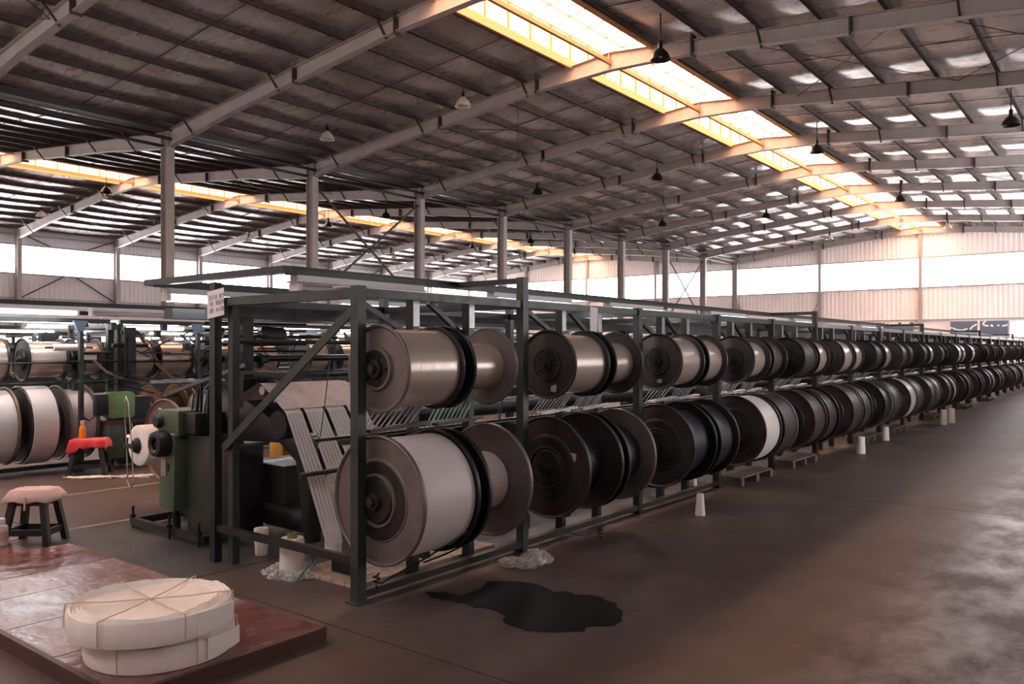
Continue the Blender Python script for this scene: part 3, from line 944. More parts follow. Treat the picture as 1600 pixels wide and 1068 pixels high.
for i in range(NB):
    bays = bay_of(i)
    for tier in ('up', 'low'):
        spec = (UPSPEC if tier == 'up' else LOSPEC).get(i)
        if spec is None:
            if tier == 'up':
                spec = [(rnd.choice('ddk'), rnd.choice('ddk'), rnd.choice(['gold', 'gold', 'brown', 'grey']), rnd.uniform(.20, .265)) for _ in (0, 1)]
            else:
                spec = [(rnd.choice('ddk'), rnd.choice('ddg'), rnd.choice(['brown', 'brown', 'brown', 'dark', 'white', 'grey']), rnd.uniform(.34, .40)) for _ in (0, 1)]
        ax = AX_UP if tier == 'up' else AX_LO
        for k in (0, 1):
            f1, f2, yk, yr = spec[k]
            lab = '%s yarn reel on %s tier of aisle row, %s bay along, %s of pair' % (
                coln[yk], 'upper' if tier == 'up' else 'lower', ORD[i], 'first' if k == 0 else 'second')
            st = False
            if k == 0 and i in (0, 1, 2):
                st = {('up', 0): (.15, .01), ('up', 1): (.06, -.19), ('low', 1): (.25, .10), ('up', 2): (.03, -.18)}.get((tier, i), False)
            y0, y1 = bays[k]
            t = warp_beam(ax[0], ax[1], y0, y1, tier, f1, f2, yk, yr, lab, 'yarn reels of the long aisle row', sticker=st)
            if tier == 'up' and i < 9:
                # flat yarns running from the underside of the reel down to the guides behind
                m = MB()
                n = 9 if i < 2 else 6
                for q in range(n):
                    yy = y0 + .04 + (y1 - y0 - .08) * q / (n - 1)
                    m.ribbon([(ax[0] - .05, yy, ax[1] - yr * .98), (-4.005, yy - .03, 1.045), (-4.40, yy - .08, 1.0)], (0, 1, 0), .026 if q % 3 else .016)
                stuff(m.build('yarn_strips', M_STRIPD if (i == 0 and k == 1) else M_STRIP, t, smooth=False))

# ------------------------------------------------------------------ light rails and tubes above the looms
def light_rail(x, y0, y1, z, label):
    m = MB().box(x - .035, x + .035, y0, y1, z - .035, z + .012).box(x - .05, x + .05, y0, y1, z + .012, z + .022)
    o = m.build('light_rail', M_RACKD, None, smooth=False)
    return tag(o, label, 'rail', 'light rails above the looms')


FIX_B = MB().box(-.045, .045, 0, 1.24, -.012, .05).box(-.085, -.045, 0, 1.24, .0, .012).box(.045, .085, 0, 1.24, .0, .012).mesh('housing', M_FIXTURE, smooth=False)
FIX_T = MB().cyl((-.03, .03, -.034), (-.03, 1.21, -.034), .025, seg=8).cyl((.03, .03, -.034), (.03, 1.21, -.034), .025, seg=8).mesh('tube', M_TUBE)  # lit tubes drawn oversize, their glow put into the shape
FIX_C = MB().box(-.055, .055, .0, .03, -.058, -.008).box(-.055, .055, 1.21, 1.24, -.058, -.008).mesh('end_socket', M_FIXTURE, smooth=False)
FIX_OFF = MB().cyl((0, .03, -.032), (0, 1.21, -.032), .016, seg=8).mesh('tube', M_PAPER)


def tube_light(x, y, z, label, lit=True):
    t = thing('tube_light', (x, y, z), label, 'tube light', 'fluorescent tubes above the looms')
    part('housing', FIX_B, t, (x, y, z))
    part('tube', FIX_T if lit else FIX_OFF, t, (x, y, z))
    part('end_socket', FIX_C, t, (x, y, z))
    return t


light_rail(XL1, 3.42, 50, 2.145, 'dark light rail carried by the gallows posts of the aisle creel racks')
light_rail(XL2, 3.42, 50, 2.145, 'dark light rail above the looms behind the aisle creel racks')
end = MB().box(XL2 - .05, XL1 + .05, 3.35, 3.42, 2.115, 2.165)
tag(end.build('light_rail', M_RACKD, None, smooth=False), 'dark cross bar joining the two loom light rails at the end frame', 'rail', 'light rails above the looms')
n1 = n2 = 0
y = 3.47
tube_light(XL1, 3.47, 2.06, 'pale unlit tube fixture along the aisle light rail, beside the end frame', lit=False)
for k, yy in enumerate((5.6, 7.6, 10.2, 13.5, 17.5)):
    tube_light(XL1, yy, 2.06, 'lit fluorescent tube under the aisle light rail, ' + ORD[k] + ' lit one along')
for k, yy in enumerate((3.5, 5.3, 7.3, 9.3, 12.5, 16)):
    tube_light(XL2, yy, 2.055, 'lit fluorescent tube on the rail behind the aisle racks, ' + ORD[k] + ' along')

# ------------------------------------------------------------------ looms behind the long creel row
def copy_tree(o, dloc, parent=None):
    c = o.copy()
    COL.objects.link(c)
    if parent is None:
        c.location = o.location + Vector(dloc)
    else:
        c.parent = parent
    for ch in list(o.children):
        copy_tree(ch, dloc, c)
    return c


def make_loom():
    y0 = 3.45
    L = thing('loom', (-6.2, y0, 0), 'green and black weaving loom at the open end of the aisle row', 'loom', 'looms behind the aisle creel racks')
    b = lambda name, m, M, p=L, **k: m.build(name, M, p, **k)
    # base
    m = MB().bar((-7.15, 3.62, .06), (-5.95, 3.62, .06), .05, .06).bar((-7.13, 3.64, .06), (-7.13, 4.5, .06), .05, .06).bar((-7.1, 4.1, .05), (-6.3, 4.1, .05), .05, .05)
    b('base_frame', m, M_RACKD, smooth=False)
    for x, y in ((-7.12, 3.61), (-6.45, 3.58), (-6.0, 3.58)):
        b('levelling_bolt', MB().cyl((x, y, 0), (x, y, .20), .012, seg=8).cyl((x, y, .10), (x, y, .125), .028, seg=6), M_MACH)
    # main pillar
    b('pillar', MB().box(-6.38, -6.03, 3.70, 4.02, .06, .88), M_GREEND, bevel=.012)
    b('pillar_side_plate', MB().box(-6.03, -5.80, 3.74, 4.05, .06, .80), M_MACH, bevel=.01)
    # control cabinet with its head, dial and hand wheel
    m = MB().prism([(-6.66, .26), (-6.42, .23), (-6.40, .86), (-6.64, .86)], 3.60, 3.78)
    b('gear_cabinet', m, M_GREEN, bevel=.01)
    b('cabinet_foot', MB().cyl((-6.53, 3.69, .05), (-6.53, 3.69, .26), .035, seg=10), M_MACH)
    b('name_plate', MB().box(-6.61, -6.53, 3.592, 3.598, .52, .66), M_STEEL, smooth=False)
    b('cabinet_slot', MB().box(-6.505, -6.49, 3.590, 3.598, .57, .63), M_BLACK, smooth=False)
    h = b('control_head', MB().prism([(-6.70, .96), (-6.62, .89), (-6.31, .89), (-6.31, 1.085), (-6.62, 1.085), (-6.70, 1.03)], 3.58, 3.86), M_GREEN, bevel=.012)
    b('head_cover_edge', MB().bar((-6.71, 3.59, 1.035), (-6.62, 3.59, 1.092), .02, .012), M_STEEL, h, smooth=False)
    b('dial', MB().lathe([(-.045, 0), (-.045, .045), (-.03, .055), (0, .058)], c=(-6.60, 3.58, .985), seg=20), M_BLACK, h)
    b('head_side', MB().box(-6.31, -6.12, 3.62, 3.9, .90, 1.07), M_MACH, bevel=.01)
    w = MB().lathe([(-.05, .05), (-.06, .07), (-.055, .10), (-.02, .112), (.05, .112), (.06, .09), (.04, .05)], c=(-6.545, 3.55, .80), seg=28, close=True)
    b('hand_wheel', w, M_BLACK)
    b('hand_wheel_hub', MB().cyl((-6.545, 3.52, .80), (-6.545, 3.62, .80), .036, seg=14), M_MACH)
    # side frames
    for yy in (3.95, 10.30):
        m = MB().prism([(-6.9, .1), (-6.7, .1), (-6.6, .80), (-5.45, .85), (-5.24, .72), (-5.14, .1), (-5.05, .1), (-5.06, .76), (-5.2, .97), (-5.6, 1.05), (-6.1, 1.25), (-6.75, 1.2), (-6.9, .95)], yy, yy + .10)
        b('side_frame', m, M_MACH, bevel=.008)
        b('upright', MB().box(-6.08, -5.94, yy, yy + .1, 1.1, 1.92), M_MACH, smooth=False)
    # motor box
    b('motor_box', MB().box(-6.12, -5.64, 4.15, 4.58, .18, .62), M_GREEND, bevel=.012)
    b('motor', MB().cyl((-5.9, 4.2, .20), (-5.3, 4.2, .20), .11, seg=18), M_MACH)
    b('box_tray', MB().box(-6.14, -5.62, 4.13, 4.60, .622, .632), M_PAPER, smooth=False)
    # beams and rollers along the loom
    for nm, x, z, r, M in (('breast_roller', -6.75, 1.02, .06, M_STEEL), ('cloth_roller', -6.7, .86, .07, M_MACH), ('back_roller', -5.12, 1.03, .085, M_MACH),
                           ('whip_roller', -5.35, 1.28, .035, M_STEEL), ('drive_shaft', -6.2, .55, .035, M_MACH), ('heald_shaft', -6.02, 1.52, .03, M_MACH),
                           ('drive_shaft', -5.6, 1.38, .02, M_MACH), ('drive_shaft', -5.7, 1.66, .018, M_MACH)):
        b(nm, MB().cyl((x, 3.72 if r < .05 else 3.82, z), (x, 10.75, z), r, seg=16), M)
    b('back_roller_end', MB().cyl((-5.12, 3.70, 1.03), (-5.12, 3.82, 1.03), .11, seg=8), M_BLACK)
    b('sley_beam', MB().box(-6.35, -6.15, 4.06, 10.5, .98, 1.12), M_MACH, smooth=False)
    b('lower_beam', MB().box(-5.30, -5.16, 4.06, 10.5, .70, .84), M_MACH, smooth=False)
    b('top_beam', MB().box(-6.1, -5.9, 3.7, 10.7, 1.86, 1.96), M_MACH, smooth=False)
    b('arch_beam', MB().box(-6.68, -6.54, 3.66, 10.7, 1.86, 1.95), M_BLACK, smooth=False)
    b('temple_rail', MB().box(-6.62, -6.56, 4.1, 10.5, 1.12, 1.18), M_RACKD, smooth=False)
    for q in range(6):
        x = -6.02 + .045 * q
        hf = MB()
        hf.box(x - .008, x + .008, 4.1, 10.4, 1.36, 1.41).box(x - .008, x + .008, 4.1, 10.4, .98, 1.02)
        for yy in (4.1, 5.6, 7.2, 8.8, 10.36):
            hf.box(x - .008, x + .008, yy, yy + .04, 1.02, 1.36)
        b('heald_frame', hf, M_MACH, smooth=False)
    # dobby drums seen through the end frame
    b('drum', MB().lathe([(0, 0), (0, .05), (.03, .085), (.22, .085), (.25, .05), (.25, 0)], c=(-6.0, 4.15, 1.71), seg=20), M_BLACK)
    b('drum_axle', MB().cyl((-6.0, 3.8, 1.71), (-6.0, 5.0, 1.71), .014, seg=8), M_MACH)
    b('clutch_disc', MB().lathe([(0, 0), (0, .035), (.012, .07), (.03, .07), (.04, .03), (.12, .02), (.12, 0)], c=(-6.0, 4.12, 1.50), seg=22), M_BLACK)
    b('clutch_block', MB().box(-6.06, -5.94, 3.8, 3.95, 1.42, 1.58), M_MACH, bevel=.01)
    for z in (1.58, 1.64, 1.76, 1.82):
        b('pattern_rod', MB().cyl((-6.15, 3.72, z), (-5.95, 4.6, z), .010, seg=6), M_MACH)
    b('slanted_bar', MB().bar((-7.3, 4.0, 1.16), (-5.4, 3.62, 1.48), .03, .03), M_RACKD, smooth=False)
    b('cross_shelf', MB().box(-5.95, -5.05, 3.8, 3.9, 1.38, 1.42), M_MACH, smooth=False)
    for q in range(7):
        x = -6.35 + .06 * q
        b('lever', MB().bar((x, 3.70 + .02 * (q % 3), .90), (x + .02 * (q % 2), 3.74, 1.22 + .05 * (q % 3)), .012, .02), M_MACH if q % 3 else M_STEEL, smooth=False)
    # cloth take-up roll
    return L


LOOM = make_loom()
for k, y in enumerate((12.43, 19.95, 28.1, 36.0)):
    c = copy_tree(LOOM, (0, y - 4.6, 0))
    c['label'] = 'green and black weaving loom behind the aisle creel racks, ' + ORD[k + 1] + ' loom along'

# warp sheet of the end loom: flat yarns gathered over the back roller
t = thing('warp_sheet', (-4.9, 4.2, .25), 'sheet of white flat yarns dropping behind the first lower reel', 'yarn', None)
m = MB()
for q in range(26):
    if q % 7 == 5:
        continue
    yy = 3.72 + .030 * q
    m.ribbon([(-5.72, yy + .12, 1.185), (-5.37, yy + .05, 1.332), (-5.33, yy + .045, 1.330), (-5.03, yy, 1.12), (-4.75, yy - .02 + .003 * q, .66), (-4.50, yy - .05, .22)], (0, 1, 0), .028)
stuff(m.build('yarn_strips', M_WHITEYARN, t, smooth=False))
m = MB().ribbon([(-5.75, 4.1, 1.18), (-5.37, 4.1, 1.336), (-5.33, 4.1, 1.334), (-5.06, 4.1, 1.15)], (0, 1, 0), .8)
m.build('yarn_web', M_STRIP, t, smooth=False)
MB().cyl((-4.72, 3.6, .70), (-4.72, 4.95, .70), .018, seg=8).build('lease_rod', M_RACK, t)
o = MB().cyl((-5.5, 3.62, .30), (-5.5, 3.9, .30), .12, seg=6)
# cloth take-up roll with brown flange, standing out into the weavers' alley
t = thing('cloth_roll', (-7.85, 4.0, .65), 'white cloth roll with grey iron hub at the loom front', 'cloth roll')
MB().lathe([(0, .06), (-.006, .12), (0, .185), (.01, .2), (.30, .2), (.31, .06)], c=(-7.80, 4.0, .65), seg=40).build('cloth', M_FABRIC, t)
MB().lathe([(-.05, 0), (-.05, .05), (-.02, .075), (0, .08)], c=(-7.80, 4.0, .65), seg=18).build('hub', M_HUB, t)
MB().box(-7.92, -7.74, 3.92, 3.96, .63, .67).build('crank_arm', M_BLACK, t, smooth=False)
loop = [(-7.86, 3.93, .30 + .0), (-7.80, 3.93, .24), (-7.74, 3.93, .30), (-7.80, 3.94, .66), (-7.86, 3.94, 1.08), (-7.91, 3.94, 1.13), (-7.95, 3.94, 1.08), (-7.90, 3.94, .66), (-7.86, 3.93, .30)]
MB().tube(loop, .007, 6).build('wire_loop', M_STEEL, t)
MB().lathe(flange_profile(.43, 'low'), c=(-7.93, 4.36, .66), seg=48).build('flange', mat('flange_copper_brown', (.13, .072, .052), .42, .2, .2, 5), t)
MB().box(-7.9, -6.95, 4.42, 4.48, .60, .70).build('support_arm', M_MACH, t, smooth=False)
MB().box(-7.9, -7.8, 4.42, 4.48, 0, .62).build('support_leg', M_MACH, t, smooth=False)

# ------------------------------------------------------------------ second row across the weavers' alley
XB = -11.30
def back_rack(x, y0, bays, pitch, label, group, z=1.95, dark=True):
    t = thing('creel_rack', (x, y0, 0), label, 'rack', group)
    pm = MB().box(-.04, .04, -.04, .04, 0, z).mesh('post', M_RACK, smooth=False)
    pb = MB().box(-.03, .03, -.03, .03, 0, z).mesh('back_post', M_RACKD, smooth=False)
    for i in range(bays + 1):
        part('post', pm, t, (x, y0 + pitch * i, 0))
        part('back_post', pb, t, (x - 1.2, y0 + pitch * i, 0))
        if i < bays:
            MB().bar((x + .11, y0 + pitch * i + .15, z - .05), (x + .11, y0 + pitch * i + .75, 1.10), .03, .03).build('diagonal_brace', M_BROWNBAR, t, smooth=False)
        MB().box(x - 1.2, x, y0 + pitch * i - .025, y0 + pitch * i + .025, z - .06, z).build('cross_beam', M_RACKD, t, smooth=False)
    y1 = y0 + pitch * bays
    MB().box(x - .03, x + .03, y0, y1, z, z + .06).build('top_rail', M_RACK, t, smooth=False)
    MB().box(x - .03, x + .03, y0, y1, .04, .09).build('floor_rail', M_RACKD, t, smooth=False)
    MB().cyl((x + .13, y0, 1.42), (x + .13, y1, 1.42), .012, seg=6).build('guide_rod', M_MACH, t)
    MB().box(x - .1, x - .045, y0, y1, 1.13, 1.16).build('guide_rail', M_RACKD, t, smooth=False)
    return t


back_rack(XB, 2.95, 1, 2.45, 'dark creel rack across the alley, standing behind the big white rolls', 'creel racks across the alley')
back_rack(XB, 5.53, 4, 1.9, 'dark creel rack across the alley, behind the bright green gearbox', 'creel racks across the alley')
gy = 'yarn reels across the alley'
ups = [(3.55, 4.12), (4.36, 4.83), (4.96, 5.30), (5.66, 6.02), (6.12, 6.62), (6.9, 7.33), (7.6, 8.15), (8.8, 9.22), (9.5, 10.1), (10.7, 11.12), (11.4, 12.0)]
for k, (a, b2) in enumerate(ups):
    warp_beam(-11.5, 1.46, a, b2, 'up', 'k', 'd', 'gold', .255 - .02 * (k % 3), 'golden upper yarn reel across the alley, ' + ORD[k] + ' one along that row', gy)
lows = [(3.45, 4.14, 'k', 'c', 'white', .385), (4.29, 4.60, 'd', 'd', 'white', .425), (4.76, 5.10, 'g', 'g', 'white', .36),
        (6.05, 6.45, 'r', 'r', 'brown', .3), (6.60, 7.1, 'r', 'd', 'brown', .3), (7.7, 8.2, 'd', 'd', 'white', .38), (8.4, 8.9, 'd', 'd', 'white', .36), (9.7, 10.2, 'd', 'd', 'brown', .38)]
lowlab = ['big white lower reel with tan brown flange across the alley', 'bulging white lower reel with dark brown flange across the alley',
          'pale grey flanged white reel beside the red-draped stool', 'rust-orange flanged lower reel behind the white cloth roll', 'second rust-orange flanged lower reel behind the white cloth roll',
          'white lower reel across the alley, seen past the green motor box', 'second white lower reel across the alley, past the green motor box', 'brown lower reel across the alley, deepest of the lower tier']
for q, ((a, b2, f1, f2, yk, yr), lb) in enumerate(zip(lows, lowlab)):
    warp_beam(-11.45, .62 if q < 3 else .66, a, b2, 'low', f1, f2, yk, yr, lb, gy, s=1.2 if q < 3 else 1.0)
light_rail(-11.0, -1, 40, 2.19, 'dark light rail over the row across the alley')
light_rail(-12.2, -1, 40, 2.13, 'second dark light rail over the row across the alley')
for k, yy in enumerate((2.9, 4.3, 5.7, 7.1, 8.5, 9.9, 11.3)):
    tube_light(-12.2, yy, 2.03, 'lit fluorescent tube over the row across the alley, ' + ORD[k] + ' along')
for k, yy in enumerate((0.9, 2.25, 3.6)):
    tube_light(-11.0, yy, 2.10, 'bright tube under the rail over the big white reels, ' + ORD[k] + ' along')
for k, yy in enumerate((5.0, 6.4, 7.8)):
    tube_light(-11.0, yy, 2.10, 'dusty unlit tube fixture under the alley rail, ' + ORD[k] + ' along', lit=False)
# pieces of the loom in that row
t = thing('gearbox', (-10.9, 5.15, 0), 'loom gearbox with bright green cover beside the red-draped stool', 'machine')
MB().prism([(5.17, .70), (5.21, .67), (5.50, .67), (5.53, .70), (5.53, .98), (5.50, 1.02), (5.20, 1.02), (5.17, .97)], -11.05, -10.85, plane='YZ').build('gear_cover', M_GREENB, t, bevel=.012)
MB().box(-11.1, -10.80, 5.15, 5.36, .14, .60).build('cabinet', M_GREEN, t, bevel=.012)
MB().box(-11.12, -10.78, 5.13, 5.60, .60, .645).build('cabinet_top', mat('maroon_top', (.09, .02, .04), .5), t, smooth=False)
MB().box(-11.1, -10.86, 5.36, 5.75, .05, .95).build('dark_housing', M_MACH, t, bevel=.01)
MB().cyl((-10.85, 5.43, .42), (-10.83, 5.43, .42), .018, seg=10).build('pilot_light', M_REDLED, t)
MB().tube([(-10.83, 5.47, .60), (-10.80, 5.50, .4), (-10.82, 5.46, .15)], .008).build('cable', M_PAPER, t)
MB().box(-10.93, -10.80, 5.0, 5.148, .72, 1.0).build('switch_block', M_MACH, t, bevel=.01)
MB().tube([(-10.9, 5.05, .9), (-10.86, 5.03, .75), (-10.9, 4.95, .66), (-10.9, 4.87, .7)], .012).build('hose', M_BLACK, t)
t = thing('loom', (-11.4, 6.2, 0), 'dark loom frame across the alley with long iron table', 'loom')
MB().box(-11.15, -10.85, 5.75, 6.9, 1.12, 1.16).build('iron_table', M_RAILPALE, t, smooth=False)
MB().box(-11.0, -10.9, 7.2, 9.5, .95, 1.05).build('breast_beam', M_MACH, t, smooth=False)
MB().box(-11.1, -11.0, 5.46, 5.62, 1.1, 1.9).build('column', M_MACH, t, smooth=False)
MB().box(-11.04, -10.98, 5.50, 5.58, 1.30, 1.78).build('column_panel', M_BLACK, t, smooth=False)
for yy in (4.86, 6.52):
    MB().prism([(yy - .09, 1.97), (yy + .09, 1.97), (yy + .035, 1.82), (yy - .035, 1.82)], -10.99, -10.95, plane='YZ').build('corner_bracket', M_BLUE, t, smooth=False)
    MB().box(-10.98, -10.92, yy - .025, yy + .025, 0, 1.83).build('upright', M_RACK, t, smooth=False)
MB().tube([(-10.9, 5.0, 1.45), (-10.88, 5.15, 1.30), (-10.9, 5.4, 1.19), (-10.9, 5.75, 1.14)], .018).build('curved_arm', M_STEEL, t)
MB().cyl((-10.93, 4.55, 1.43), (-10.93, 6.6, 1.43), .010, seg=6).build('long_rod', M_MACH, t)
MB().bar((-10.9, 5.85, 1.40), (-10.9, 6.25, 1.06), .03, .03).build('slanted_bar', M_BROWNBAR, t, smooth=False)
rr = random.Random(11)
for q in range(54):
    yy = 4.6 + 3.0 * rr.random()
    z = 1.05 + .85 * rr.random()
    x = -11.12 + .26 * rr.random()
    if q % 3 == 0:
        MB().bar((x, yy, z), (x + .1, yy + .3 + .3 * rr.random(), z + rr.uniform(-.25, .25)), .016, .02).build('lever', M_MACH, t, smooth=False)
    elif q % 3 == 1:
        MB().cyl((x, yy, z), (x, yy + .25 + .3 * rr.random(), z), .012 + .03 * rr.random(), seg=10).build('spindle', M_MACH, t)
    else:
        MB().box(x, x + .08, yy, yy + .07, z, z + .10).build('clamp', M_MACH, t, smooth=False)
t = thing('fabric_roller', (-11.2, 4.55, 1.60), 'small pale roller held above the golden reel across the alley', 'roller')
MB().cyl((-11.15, 4.60, 1.62), (-11.15, 5.0, 1.62), .045, seg=16).build('sleeve', M_WHITEYARN, t)
MB().cyl((-11.15, 4.5, 1.62), (-11.15, 5.1, 1.62), .012, seg=8).build('axle', M_MACH, t)

# rows farther on, towards the grey side wall
for ri, (x, ny) in enumerate(((-15.6, 7), (-20.4, 8), (-29.5, 8), (-35.5, 9), (-42, 9), (-48, 9))):
    y0 = {0: 5.0, 1: 8.0, 2: 12, 3: 15, 4: 18, 5: 20}[ri]
    nm = ORD[ri] + ' row past the alley'
    t = back_rack(x, y0, ny, 2.6, 'dark loom rack in the ' + nm, 'loom racks past the alley')
    for k in range(ny):
        MB().box(x - .9, x - .3, y0 + 2.6 * k + .2, y0 + 2.6 * k + 2.3, .5, 1.17).build('breast_beam', M_MACH, t, smooth=False)
        MB().cyl((x - .3, y0 + 2.6 * k + .2, 1.62), (x - .3, y0 + 2.6 * k + 1.5, 1.62), .07, seg=10).build('roller', M_BLACK, t)
        if k % 2 == 0:
            MB().box(x - .05, x + .1, y0 + 2.6 * k + 1.2, y0 + 2.6 * k + 1.5, 1.55, 1.9).build('switch_box', M_MACH, t, smooth=False)
        MB().bar((x, y0 + 2.6 * k + 1.3, 1.9), (x, y0 + 2.6 * k + 2.1, 1.2), .04, .04).build('slanted_bar', M_MACH, t, smooth=False)
        warp_beam(x - .7, 1.5, y0 + 2.6 * k + .3, y0 + 2.6 * k + .9, 'up', 'k', 'd', 'gold' if k % 3 else 'grey', .24, 'yarn reel in the ' + nm + ', ' + ORD[k] + ' one along', 'yarn reels in rows past the alley', hub=False)
    light_rail(x, y0 - 3, 58, 2.10, 'dark light rail over the ' + nm)
    for k in range(9):
        tube_light(x + .14, y0 - 2.6 + 1.75 * k, 2.04, 'lit fluorescent tube over the ' + nm + ', ' + ORD[k] + ' along')

# ------------------------------------------------------------------ platform of boards with two webbing rolls
PX0, PX1, PY0, PY1, PZ = -9.2, -3.52, 1.72, 2.86, .075
t = thing('platform', (-5, 2.2, 0), 'low maroon painted board platform with scuffed pale patch', 'platform')
seams = [-9.2, -7.9, -6.65, -5.94, -5.47, -4.86, -4.25, -3.555]
for a, b2 in zip(seams, seams[1:]):
    MB().box(a + .004, b2 - .004, PY0 + .035, PY1 if a > -6.7 else 2.585, PZ - .03, PZ).build('board', M_BOARDW if -6 < a < -4.3 else M_BOARD, t, smooth=False)
MB().box(PX0, PX1, PY0, PY0 + .03, 0, PZ + .006).build('edge_strip', M_BOARDE, t, smooth=False)
MB().box(PX1 - .03, PX1, PY0 + .032, PY1, 0, PZ + .006).build('edge_strip', M_BOARDE, t, smooth=False)
MB().box(-6.60, PX1 - .05, PY0 + .05, PY1 - .02, 0, PZ - .032).box(PX0, -6.60, PY0 + .05, 2.565, 0, PZ - .032).build('under_frame', M_BOARDE, t, smooth=False)


def webbing_roll(x, y, z, R, H, label, seed, rot):
    t = thing('webbing_roll', (x, y, z), label, 'roll', 'rolls of webbing on the platform')
    rn = random.Random(seed)
    seg = 72

    def wob(a):
        return 1 + .012 * math.sin(2 * a + seed) + .006 * math.sin(5 * a + 2 * seed)
    rings = [(R * .985, 0), (R, .02), (R * 1.004, H * .5), (R, H - .02), (R * .985, H - .004)]
    for k in range(9):                       # wound layers show as ridges on the face
        r = R * (.965 - .022 * k)
        rings += [(r, H + (.004 if k % 2 else -.008) - .0005 * k)]
    rings += [(R * .74, H - .010), (R * .70, H - .020), (R * .40, H - .022), (R * .2, H - .018), (R * .04, H - .030)]
    v, f = [], []
    for q, (r, h) in enumerate(rings):
        for i in range(seg):
            a = 2 * PI * i / seg
            rr_ = r * (wob(a) if r > R * .3 else 1)
            dz = (.007 * math.sin(3 * a + seed + q * .5) + .004 * rn.uniform(-1, 1)) if 5 < q < len(rings) - 1 else 0
            v.append((x + rr_ * math.cos(a), y + rr_ * math.sin(a), z + h + dz))
    for q in range(len(rings) - 1):
        for i in range(seg):
            j = (i + 1) % seg
            f.append((q * seg + i, q * seg + j, (q + 1) * seg + j, (q + 1) * seg + i))
    f.append(tuple(range(seg - 1, -1, -1)))
    f.append(tuple(range((len(rings) - 1) * seg, len(rings) * seg)))
    MB().add(v, f).build('wound_webbing', M_FABRIC, t, angle=60)
    # loose end lifting off the rim
    a0 = rot
    pts = []
    v, f = [], []
    for k in range(9):
        s = k / 8
        a = a0 + .55 * s
        r = R * (1.012 + .085 * s ** 1.6)
        v += [(x + r * math.cos(a), y + r * math.sin(a), z + .012 + .02 * s), (x + r * math.cos(a), y + r * math.sin(a), z + H * (1.0 - .02 * s))]
        v += [(x + (r + .006) * math.cos(a), y + (r + .006) * math.sin(a), z + .012 + .02 * s), (x + (r + .006) * math.cos(a), y + (r + .006) * math.sin(a), z + H * (1.0 - .02 * s))]
    for k in range(8):
        n = 4 * k
        f += [(n, n + 1, n + 5, n + 4), (n + 2, n + 6, n + 7, n + 3), (n + 1, n + 3, n + 7, n + 5), (n, n + 4, n + 6, n + 2)]
    f += [(0, 2, 3, 1), (32, 33, 35, 34)]
    MB().add(v, f).build('loose_end', M_FABRIC, t, angle=60)
    # strings tied crosswise
    for k, a in enumerate((rot - 1.15, rot - .15, rot + .9)):
        pts = []
        c1, s1 = math.cos(a), math.sin(a)
        for q in (-1, 1):
            pass
        top = [(x + c1 * u * R * 1.012, y + s1 * u * R * 1.012, z + H + .008 + (-.008 if abs(u) < .7 else 0)) for u in (-1, -.8, -.5, -.2, 0, .2, .5, .8, 1)]
        full = [(x - c1 * R * 1.018, y - s1 * R * 1.018, z + .012)] + [(x - c1 * R * 1.022, y - s1 * R * 1.022, z + H * .6)] + top + [(x + c1 * R * 1.022, y + s1 * R * 1.022, z + H * .6), (x + c1 * R * 1.018, y + s1 * R * 1.018, z + .012)]
        MB().tube(full, .0038, 5).build('string', M_STRING, t)
    MB().tube([(x, y, z + H - .01), (x + .01, y + .012, z + H + .005), (x + .03, y + .004, z + H + .008), (x + .02, y - .015, z + H + .004), (x, y, z + H)], .006, 6).build('knot', M_STRING, t)
    return t


webbing_roll(-3.95, 2.15, PZ + .003, .36, .12, 'white webbing roll lying beneath the other on the maroon platform', 3, .1)
webbing_roll(-3.94, 2.09, PZ + .148, .385, .12, 'tied white webbing roll on top of the other roll', 1, .05)
# ------------------------------------------------------------------ stool with padded pink seat
def stool(x, y, seat_z, w, d, rz, label, seat_m):
    t = thing('stool', (x, y, 0), label, 'stool')
    R = Matrix.Rotation(rz, 3, 'Z')

    def W(a, b, c):
        p = R @ Vector((a, b, 0))
        return (x + p.x, y + p.y, c)
    tops = [(-w * .32, -d * .30), (w * .32, -d * .30), (w * .32, d * .30), (-w * .32, d * .30)]
    feet = [(-w * .48, -d * .46), (w * .48, -d * .46), (w * .48, d * .46), (-w * .48, d * .46)]
    for (a, b_), (c, e) in zip(tops, feet):
        m = MB()
        p0, p1 = Vector(W(c, e, 0)), Vector(W(a, b_, seat_z - .05))
        s = .024
        u, vv = R @ Vector((1, 0, 0)), R @ Vector((0, 1, 0))
        v = []
        for p in (p0, p1):
            for da, db in ((-s, -s), (s, -s), (s, s), (-s, s)):
                v.append(tuple(p + u * da + vv * db))
        m.add(v, [(0, 3, 2, 1), (4, 5, 6, 7), (0, 1, 5, 4), (1, 2, 6, 5), (2, 3, 7, 6), (3, 0, 4, 7)])
        m.build('leg', M_STOOL, t, smooth=False)

    def at(i, k):
        a, b_ = tops[i]
        c, e = feet[i]
        return W(c + (a - c) * k, e + (b_ - e) * k, seat_z * k * .9)
    for i, k in ((0, .28), (1, .28), (2, .28), (3, .28)):
        MB().bar(at(i, k), at((i + 1) % 4, k), .026, .05).build('stretcher', M_STOOL, t, smooth=False)
    for i in range(4):
        MB().bar(W(*tops[i], seat_z - .075), W(*tops[(i + 1) % 4], seat_z - .075), .022, .05).build('apron', M_STOOL, t, smooth=False)
    MB().box(-w * .42, w * .42, -d * .42, d * .42, seat_z - .05, seat_z - .025)
    v = []
    for zz in (seat_z - .05, seat_z - .022):
        for a, b_ in ((-1, -1), (1, -1), (1, 1), (-1, 1)):
            v.append(W(a * w * .42, b_ * d * .42, zz))
    MB().add(v, [(0, 3, 2, 1), (4, 5, 6, 7), (0, 1, 5, 4), (1, 2, 6, 5), (2, 3, 7, 6), (3, 0, 4, 7)]).build('seat', M_STOOL, t, smooth=False)
    return t, W


